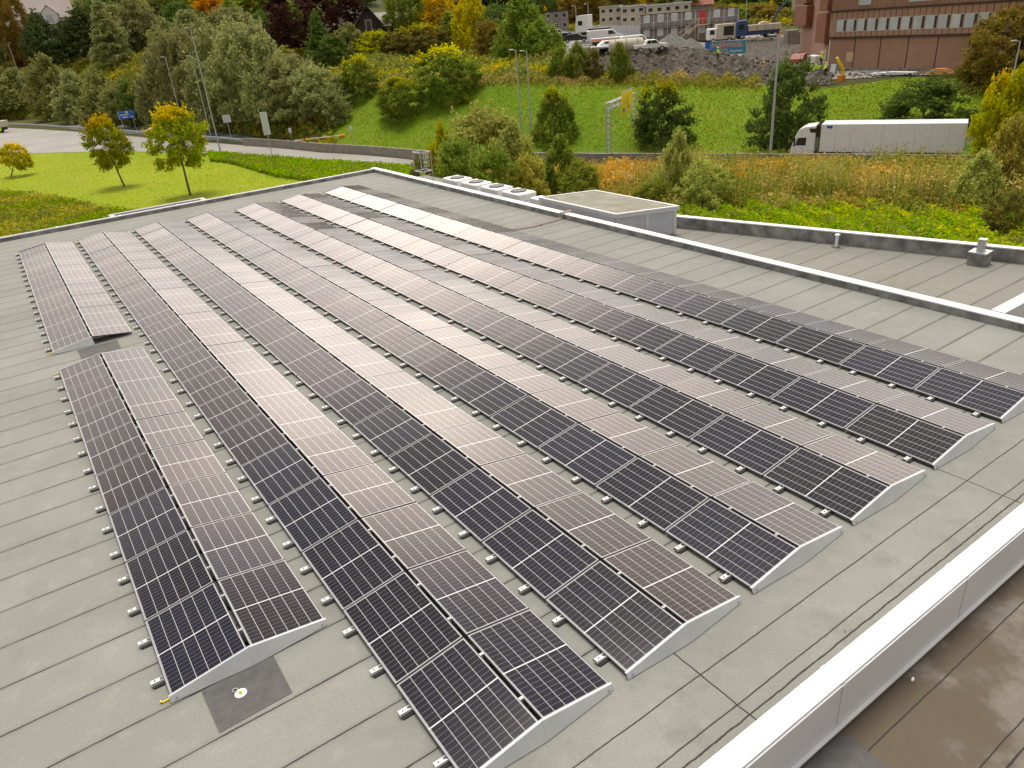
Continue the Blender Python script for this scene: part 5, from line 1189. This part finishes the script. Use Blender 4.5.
def text(par, name, body, x, z, size, m, y=-.012, ext=.008):
    cu = bpy.data.curves.new(name, 'FONT'); cu.body = body; cu.size = size; cu.extrude = ext; cu.offset = size*.012; cu.materials.append(m)
    tmp = bpy.data.objects.new('tmp', cu); C.objects.link(tmp); bpy.context.view_layer.update(); me = bpy.data.meshes.new_from_object(tmp.evaluated_get(bpy.context.evaluated_depsgraph_get())); bpy.data.objects.remove(tmp); me.name = name; o = bpy.data.objects.new(name, me); C.objects.link(o); o.parent = par; o.location = (x, y, z); o.rotation_euler = (R(90), 0, 0); return o
hh = zt_-zb_
tx = text(bd, 'lettering', 'N\u00c6RINGS-', .18, zb_+hh*.56, hh*.47, M['billorange']); tx.scale = ((l_-.35)/(hh*.47*5.0), 1, 1)
text(bd, 'lettering', 'GO', l_*.24, zb_+hh*.12, hh*.47, M['billorange'])
b = MB(); b.box((l_*.56, -.02, zb_+hh*.19), (l_*.90, -.004, zb_+hh*.26), M['white']); b.build('small_print', bd)

def car(u, v, D, rz_extra, kind, paint, label, length=4.4, cat='car', name='parked_car', z=None):
    P = atd(u, v, D); zz_ = Hxy(P[0], P[1])+.15 if z is None else z; P[2] = P[2]
    o = thing(name, label, cat, (P[0], P[1], P[2]), math.atan2(_r2[1], _r2[0])+rz_extra); s = length/4.4
    prof = {'car': [(-2.2, .35), (-2.2, .85), (-1.95, 1.0), (-1.4, 1.42), (.35, 1.46), (1.05, .98), (2.05, .85), (2.2, .6), (2.2, .35)],
            'van': [(-2.2, .35), (-2.2, 1.85), (-2.1, 1.95), (.9, 1.95), (1.55, 1.25), (2.1, 1.05), (2.2, .6), (2.2, .35)],
            'pickup': [(-2.2, .45), (-2.2, 1.0), (-.75, 1.0), (-.7, 1.02), (-.5, 1.6), (.65, 1.6), (1.15, 1.08), (2.1, .98), (2.2, .6), (2.2, .45)]}[kind]
    b = MB(); b.prism([(x*s, z_) for x, z_ in prof], (-.9, .9), paint, 1); bd_ = b.build('body', o, .07, seg=2)
    gl_ = {'car': [[(-1.35, 1.0), (-1.2, 1.36), (-.3, 1.38), (-.3, 1.0)], [(-.22, 1.0), (-.22, 1.38), (.3, 1.38), (.85, 1.0)]], 'van': [[(.35, 1.15), (.35, 1.75), (.85, 1.75), (1.3, 1.2)]], 'pickup': [[(-.5, 1.08), (-.4, 1.5), (.05, 1.5), (.05, 1.08)], [(.12, 1.08), (.12, 1.5), (.6, 1.5), (.98, 1.08)]]}[kind]
    b = MB()
    for q in gl_:
        for s_ in (-.915, .903): b.prism([(x*s, z_) for x, z_ in q], (s_, s_+.012), M['darkglass'], 1)
    b.build('window', bd_)
    for s_ in (-.75, .5): b = MB(); b.box((2.2*s-.02, s_, .65), (2.2*s+.03, s_+.25, .85), M['glass']); b.build('headlight', bd_)
    for x_ in (-1.4*s, 1.4*s):
        for s_ in (-.8, .8): wheel(o, x_, s_, .34, .22)
    return o
car(650, 51, 126, 0, 'pickup', M['white'], 'white pickup truck with a hi-vis stripe parked above the rubble', 5.2, 'pickup truck', 'pickup_truck')
car(636, 48.5, 130, .0, 'van', M['white'], 'white van directly left of the white pickup', 4.8, 'van', 'parked_van')
car(557, 38, 150, .1, 'car', M['white'], 'white car farthest left on the site, in front of the small grey house', 4.4)
car(570, 41, 146, -.2, 'car', M['steelblue'], 'dark blue car between the white car and the black one', 4.2)
car(576, 42.5, 142, -.1, 'car', M['black'], 'black car in front of the white lorry cab', 4.5)
car(605, 42, 140, 0, 'van', M['white'], 'long white van standing behind the orange-striped flatbed', 6.0, 'van', 'parked_van')
car(612, 50, 130, .05, 'car', M['white'], 'low silver-white car behind the single green bush', 4.6)
car(800, 64.5, 121, .9, 'car', mat('faded_red_paint', (.3, .09, .06), .6), 'red car beside the workers at the brown clad building', 3.6)
# red and white stripe box beside pickup, tank, lorry cab, trailers
P = atd(578, 36, 158); lc_ = thing('lorry_cab', 'white lorry tractor unit facing the viewer among the parked cars', 'lorry', tuple(P), math.atan2(_r2[1], _r2[0]))
b = MB(); b.prism([(-.1, .6), (0, 1.6), (.2, 3.1), (.5, 3.5), (2.6, 3.6), (2.6, .6)], (-1.2, 1.2), M['white'], 1); v_ = [(v[0], v[1], v[2]) for v in b.v]; b.build('cab', lc_, .08, seg=2)
b = MB(); b.poly([(.02, -1.0, 1.75), (.02, 1.0, 1.75), (.17, .95, 2.8), (.17, -.95, 2.8)], M['darkglass']); b.box((.6, -1.215, 1.8), (1.5, -1.203, 2.6), M['darkglass']); b.box((-.14, -1, .6), (-.11, 1, 1.5), M['black']); b.build('cab_window', lc_)
b = MB(); b.box((2.61, -1., .7), (6.5, 1., 1.1), M['black']); b.build('chassis', lc_)
for x_ in (.9, 4.4, 5.6):
    for s_ in (-1., 1.): wheel(lc_, x_, s_, .5, .35)
lc_.rotation_euler.z += -.5
def trailer(u, v, D, ln, z1, z2, m, label, stripe=None, name='flatbed_trailer', cat='trailer'):
    P = atd(u, v, D); o = thing(name, label, cat, tuple(P), math.atan2(_r2[1], _r2[0])); b = MB(); b.box((-ln/2, -1.1, z1), (ln/2, 1.1, z2), m); bd_ = b.build('bed', o, .04)
    if stripe: b = MB(); b.box((-ln/2+.1, -1.12, z1+.1), (ln/2-.1, -1.103, z1+.35), stripe); b.build('side_stripe', bd_)
    b = MB(); b.box((-ln/2+.2, -.6, .45), (ln/2-.2, .6, z1-.003), M['black']); b.build('chassis', o)
    for x_ in (-ln*.3, ln*.3):
        for s_ in (-.9, .9): wheel(o, x_, s_, .4, .25)
    return o
trailer(607, 46.5, 134, 5.2, .8, 1.35, M['palegrey'], 'flatbed trailer with an orange side stripe parked by the white van', M['billorange'])
trailer(606, 52, 128, 4.6, .6, .9, M['palegrey'], 'low pale flat trailer nearest the rim of the site', None)
P = atd(626, 53, 126); tn = thing('water_tank', 'pale cylindrical tank lying behind the single green bush', 'tank', tuple(P), math.atan2(_r2[1], _r2[0]))
b = MB(); b.tube((-2.6, 0, 1.1), (2.6, 0, 1.1), .95, M['beige'], n=20); b.build('drum', tn, .08); b = MB()
for x_ in (-1.7, 0, 1.7): b.tube((x_-.06, 0, 1.1), (x_+.06, 0, 1.1), .98, M['moss'], n=20)
b.build('straps', tn); b = MB(); b.box((-2, -.7, 0), (-1.6, .7, .6), M['wood']); b.box((1.6, -.7, 0), (2, .7, .6), M['wood']); b.build('cradle', tn)
# blue lorry with flat sides
P = atd(735, 40, 156); bl = thing('blue_lorry', 'blue lorry with a grey-sided load bed right of the site cabins', 'lorry', tuple(P), math.atan2(_r2[1], _r2[0])-.05)
b = MB(); b.prism([(0, .6), (0, 2.9), (.4, 3.2), (1.9, 3.2), (1.9, .6)], (-1.2, 1.2), M['steelblue'], 1); b.build('cab', bl, .06); b = MB(); b.box((.3, -1.215, 1.7), (1.3, -1.203, 2.5), M['darkglass']); b.build('cab_window', bl)
b = MB(); b.box((2.1, -1.2, 1.3), (8.0, 1.2, 2.3), M['beige']); q_ = b.build('load_bed', bl, .03); b = MB()
for i_ in range(1, 4): b.box((2.1+i_*1.5, -1.215, 1.32), (2.16+i_*1.5, -1.203, 2.28), M['joint'])
b.build('bed_joints', q_); b = MB(); b.box((.3, -.9, .6), (7.8, .9, 1.28), M['steelblue']); b.build('chassis', bl); b = MB(); b.prism([(4, 2.31), (6.0, 2.31), (5.7, 2.7), (5.0, 2.8), (4.3, 2.6)], (-.6, .6), M['wood'], 1); b.build('load', bl, .08)
for x_ in (1., 5.8, 7.0):
    for s_ in (-1., 1.): wheel(bl, x_, s_, .5, .35)
P = atd(721, 43, 150); ct = thing('site_truck', 'white site lorry with a dark opening behind the billboard', 'lorry', tuple(P), math.atan2(_r2[1], _r2[0]))
b = MB(); b.box((-1.0, -1.1, .6), (2.2, 1.1, 3.1), M['beige']); b.build('box_body', ct, .05); b = MB(); b.box((.1, -1.13, 1.2), (1.9, -1.103, 2.7), M['darkglass']); b.build('opening', ct); b = MB(); b.box((-2.5, -1.1, .6), (-1.05, 1.1, 2.5), M['white']); b.build('cab', ct, .1)
b = MB(); b.box((-2.3, -1.125, 1.5), (-1.5, -1.103, 2.2), M['darkglass']); b.build('cab_window', ct)
for x_ in (-1.7, 1.2):
    for s_ in (-.95, .95): wheel(ct, x_, s_, .45, .3)
# fence behind the cars
fn = thing('site_fence', 'long pale grey solid fence in front of the beige terraces', 'fence')
for i_ in range(12):
    P, Q = atd(590+i_*4.6, 36.5, 172), atd(594.4+i_*4.6, 36.5, 172); b = MB(); P = Vector(P); Q = Vector(Q); n_ = Vector((0, 0, 1))
    b.poly([P-n_*.8, Q-n_*.8, Q+n_*2.1, P+n_*2.1, P-n_*.8+Vector((.1, .1, 0)), Q-n_*.8+Vector((.1, .1, 0)), Q+n_*2.1+Vector((.1, .1, 0)), P+n_*2.1+Vector((.1, .1, 0))], M['palegrey'], [[0, 1, 2, 3], [7, 6, 5, 4], [0, 4, 5, 1], [1, 5, 6, 2], [2, 6, 7, 3], [3, 7, 4, 0]]); b.build('fence_panel', fn)
# gravel heaps
def heap(u, v, D, r, h, label):
    P = atd(u, v, D); P[2] = Hxy(P[0], P[1])-.1; b = MB(); V = [(0, 0, h)]; F = []; n1, n2 = 9, 36
    for i in range(1, n1+1):
        for j in range(n2):
            t = 2*math.pi*j/n2; rr = r*i/n1*(1+.06*math.sin(3*t)+.04*math.sin(7*t)); z_ = h*(1-(i/n1))**.95+random.uniform(-.05, .05)*h*.5; V.append((rr*math.cos(t), rr*math.sin(t), z_ if i < n1 else -.4))
    for j in range(n2): F.append([0, 1+j, 1+(j+1) % n2])
    for i in range(n1-1):
        for j in range(n2): a0 = 1+i*n2+j; a1 = 1+i*n2+(j+1) % n2; F.append([a0, a0+n2, a1+n2, a1])
    b.poly(V, M['heap'], F); return tag(b.build('gravel_heap', loc=tuple(P)), label, 'gravel heap')
M['heap'] = mat('heaped_gravel', (.10, .10, .085), .95, col2=(.15, .145, .13), nscale=2, bump=.5, bscale=12)
heap(672, 48, 138, 4.2, 2.5, 'larger grey gravel heap right of the white pickup'); heap(690, 48, 137, 3.0, 1.9, 'smaller grey gravel heap in front of the wooden stair')
# crane arm and excavators
def arm(label, pts, m, name='excavator_arm', cat='excavator', r=.22):
    P0 = Vector(pts[0]); o = thing(name, label, cat, tuple(P0)); b = MB(); q = [Vector(p)-P0 for p in pts]
    for i in range(len(q)-1): b.tube(q[i], q[i+1], r, m, r*.7, 6)
    b.build('boom', o); return o, q
P0 = atd(841, 86, 107.5); P0[2] = Hxy(P0[0], P0[1])+.1
ex_, q = arm('yellow-orange excavator boom standing upright before the brown clad building', [P0, (P0[0], P0[1], ztop(P0, 70)), (atd(837, 57.5, 107)[0], atd(837, 57.5, 107)[1], ztop(atd(837, 57.5, 107), 57.5))], M['yellow'])
b = MB(); b.box((-.3, -.3, -.3), (.35, .5, .6), M['orange']); b.build('undercarriage', ex_, .05)
b = MB(); b.prism([(-.35, -.0), (.35, 0), (.3, .7), (-.2, .9)], (-.35, .35), M['galv'], 1); o_ = b.build('bucket', ex_); o_.location = q[-1]-Vector((.3, 0, 1.6))
P0 = atd(771.5, 31, 168); c1 = atd(773, 20, 168); c2 = atd(778, 11, 168); c3 = atd(792, -4, 168)
cr_, q = arm('blue crane boom reaching up left of the brown clad building', [P0, c1, c2, c3], M['steelblue'], 'crane_truck', 'crane', .28)
b = MB(); b.box((-2.2, -1, -1.6), (1.8, 1, -.2), M['orange']); b.box((-2, -.9, -2.4), (1.8, .9, -1.61), M['black']); b.build('carrier', cr_, .05)
# lumber and containers near the building's left foot
P = atd(791, 40, 150); sk_ = thing('concrete_box', 'pale concrete box standing on the earth bank left of the clad building', 'container', tuple(P), math.atan2(_r2[1], _r2[0]))
b = MB(); b.box((-1., -1, -1), (.9, 1, 1.6), M['concrete']); b.build('shell', sk_, .04); b = MB(); b.box((.92, -.8, -1), (2.2, .8, 1.2), M['containers']); b.build('side_unit', sk_)
P = at(813, 68, -1.2); bg_ = thing('material_bag', 'white bulk bag with wooden boards beside the workers', 'bulk bag', tuple(P), fa)
b = MB(); b.prism([(-.8, 0), (.8, 0), (.75, 1.6), (-.7, 1.7)], (-.6, .6), M['white'], 1); b.build('bag', bg_, .12, seg=3); b = MB(); b.box((1.2, .2, 0), (1.9, .5, 2.4), M['wood']); b.box((2.6, .3, 0), (3.2, .5, 2.7), M['wood']); b.build('boards', bg_)
pl_ = thing('timber_stack', 'stack of boards and sheets lying at the right foot of the clad building', 'timber stack', tuple(at(938, 74, -1.25)), fa)
for i_ in range(5): b = MB(); b.box((-1.5+i_*.3, -.5, .12*i_), (1.8-i_*.2, .5, .12*i_+.1), M['wood'] if i_ % 2 else M['orange']); b.build('board', pl_)
sh2 = thing('sheet_pile', 'long white sheets lying along the foot of the clad building', 'sheets', tuple(at(890, 74, -1.25)), fa)
for i_ in range(3): b = MB(); b.box((-2.6+i_*1.2, -.5, .1*i_), (2.2+i_*.6, .4, .1*i_+.08), M['white']); b.build('sheet', sh2)

# ------------------------------------------------------------------ workers
def person(u, v, D, rz, label, bend=0., helmet='white', sit=0):
    P = atd(u, v, D) if D else at(u, v, -1.22); o = bpy.data.objects
    J = {'pel': (0, 0, .95), 'sp': (0, -.25*bend, 1.2), 'ch': (0, -.6*bend, 1.42-.25*bend), 'nk': (0, -.75*bend, 1.52-.35*bend), 'hd': (0, -.85*bend, 1.66-.4*bend), 'tp': (0, -.88*bend, 1.76-.42*bend),
         'lh': (.1, 0, .92), 'lk': (.12, -.04, .5), 'la': (.13, .02, .09), 'lf': (.14, -.16, .04), 'rh': (-.1, 0, .92), 'rk': (-.13, -.08, .5), 'ra': (-.14, 0, .09), 'rf': (-.15, -.17, .04),
         'ls': (.19, -.6*bend, 1.42-.25*bend), 'le': (.25, -.6*bend-.1, 1.14-.25*bend), 'lw': (.22, -.6*bend-.32, .98-.2*bend), 'rs': (-.19, -.6*bend, 1.42-.25*bend), 're': (-.27, -.6*bend-.05, 1.13-.25*bend), 'rw': (-.24, -.6*bend-.25, .93-.2*bend),
         'lm': (.21, -.6*bend-.40, .95-.2*bend), 'rm': (-.23, -.6*bend-.33, .89-.2*bend)}
    rad = dict(pel=.15, sp=.135, ch=.16, nk=.06, hd=.095, tp=.075, lh=.1, lk=.065, la=.045, lf=.04, rh=.1, rk=.065, ra=.045, rf=.04, ls=.075, le=.05, lw=.035, rs=.075, re=.05, rw=.035, lm=.035, rm=.035)
    E = [('pel', 'sp'), ('sp', 'ch'), ('ch', 'nk'), ('nk', 'hd'), ('hd', 'tp'), ('pel', 'lh'), ('lh', 'lk'), ('lk', 'la'), ('la', 'lf'), ('pel', 'rh'), ('rh', 'rk'), ('rk', 'ra'), ('ra', 'rf'), ('ch', 'ls'), ('ls', 'le'), ('le', 'lw'), ('lw', 'lm'), ('ch', 'rs'), ('rs', 're'), ('re', 'rw'), ('rw', 'rm')]
    def skin(name, keys, edges, m, grow=0., par=None, root=None):
        ks_ = list(keys); me = bpy.data.meshes.new(name); me.from_pydata([J[k] for k in ks_], [(ks_.index(a), ks_.index(c)) for a, c in edges], []); me.materials.append(m)
        ob = bpy.data.objects.new(name, me); C.objects.link(ob); md = ob.modifiers.new('skin', 'SKIN'); md.use_smooth_shade = True
        if not me.skin_vertices: me.attributes.new('skin_vertex', 'FLOAT', 'POINT') if False else None
        sv = me.skin_vertices[0].data if me.skin_vertices else None
        if sv:
            for i, k in enumerate(ks_): sv[i].radius = (rad[k]+grow, rad[k]+grow); sv[i].use_root = (k == root)
        sb_ = ob.modifiers.new('sub', 'SUBSURF'); sb_.levels = 1; sb_.render_levels = 1; ob.parent = par; return ob
    import types
    root_o = thing('person', label, 'person', tuple(P), rz)
    skin('body', J.keys(), E, M['skin'], 0, root_o, 'pel')
    up_ = ('sp', 'ch', 'ls', 'le', 'lw', 'rs', 're', 'rw'); skin('jacket', ('pel',)+up_, [e for e in E if e[0] in ('pel',)+up_ and e[1] in up_], M['hivis'], .025, root_o, 'pel')
    lw_ = ('lh', 'lk', 'la', 'rh', 'rk', 'ra'); skin('trousers', ('pel',)+lw_, [e for e in E if e[0] in ('pel',)+lw_ and e[1] in lw_], M['darkcloth'], .02, root_o, 'pel')
    b = MB(); hd = Vector(J['hd']); b.tube(hd+Vector((0, 0, .03)), hd+Vector((0, 0, .12)), .13, M[helmet], .07, 12); b.tube(hd+Vector((0, -.03, .02)), hd+Vector((0, -.03, .035)), .16, M[helmet], n=12); b.build('helmet', root_o)
    return root_o
_orig_new = bpy.data.meshes.new
D_ = 112
person(810, 76.5, 112, 2.1, 'leftmost worker in hi-vis yellow of the group by the clad building')
person(814.5, 77.5, 111.5, -.6, 'worker in hi-vis yellow, second from the left of the group', .25)
person(818, 77.5, 111, 2.8, 'worker in hi-vis yellow at the middle of the group', .0, 'orange')
person(825, 77, 110.5, -2.2, 'rightmost worker in hi-vis yellow of the group', .0)
person(820.5, 66.5, 113, .3, 'worker in hi-vis yellow standing higher behind the group', .0)
person(802.5, 33, 150, .6, 'worker in hi-vis yellow high up at the left corner of the clad building', .1)
person(805, 49, 140, 1.2, 'worker bending down on the earth bank left of the clad building', .9)
person(717.5, 61, 116, .4, 'worker in yellow standing in front of the billboard', .0)
# traffic cone on the bank
P = atd(764, 66, 118); P[2] = Hxy(P[0], P[1])+.3; cn = thing('traffic_cone', 'red and yellow marker cone on the earth bank right of the billboard', 'cone', tuple(P))
b = MB(); b.tube((0, 0, 0), (0, 0, .9), .28, M['orange'], .06, 12); b.build('cone_body', cn); b = MB(); b.tube((0, 0, .9), (0, 0, 1.2), .16, M['yellow'], .12, 10); b.build('lamp', cn); b = MB(); b.box((-.5, -.5, -.5), (.5, .5, -.002), M['white']); b.build('base_plate', cn)
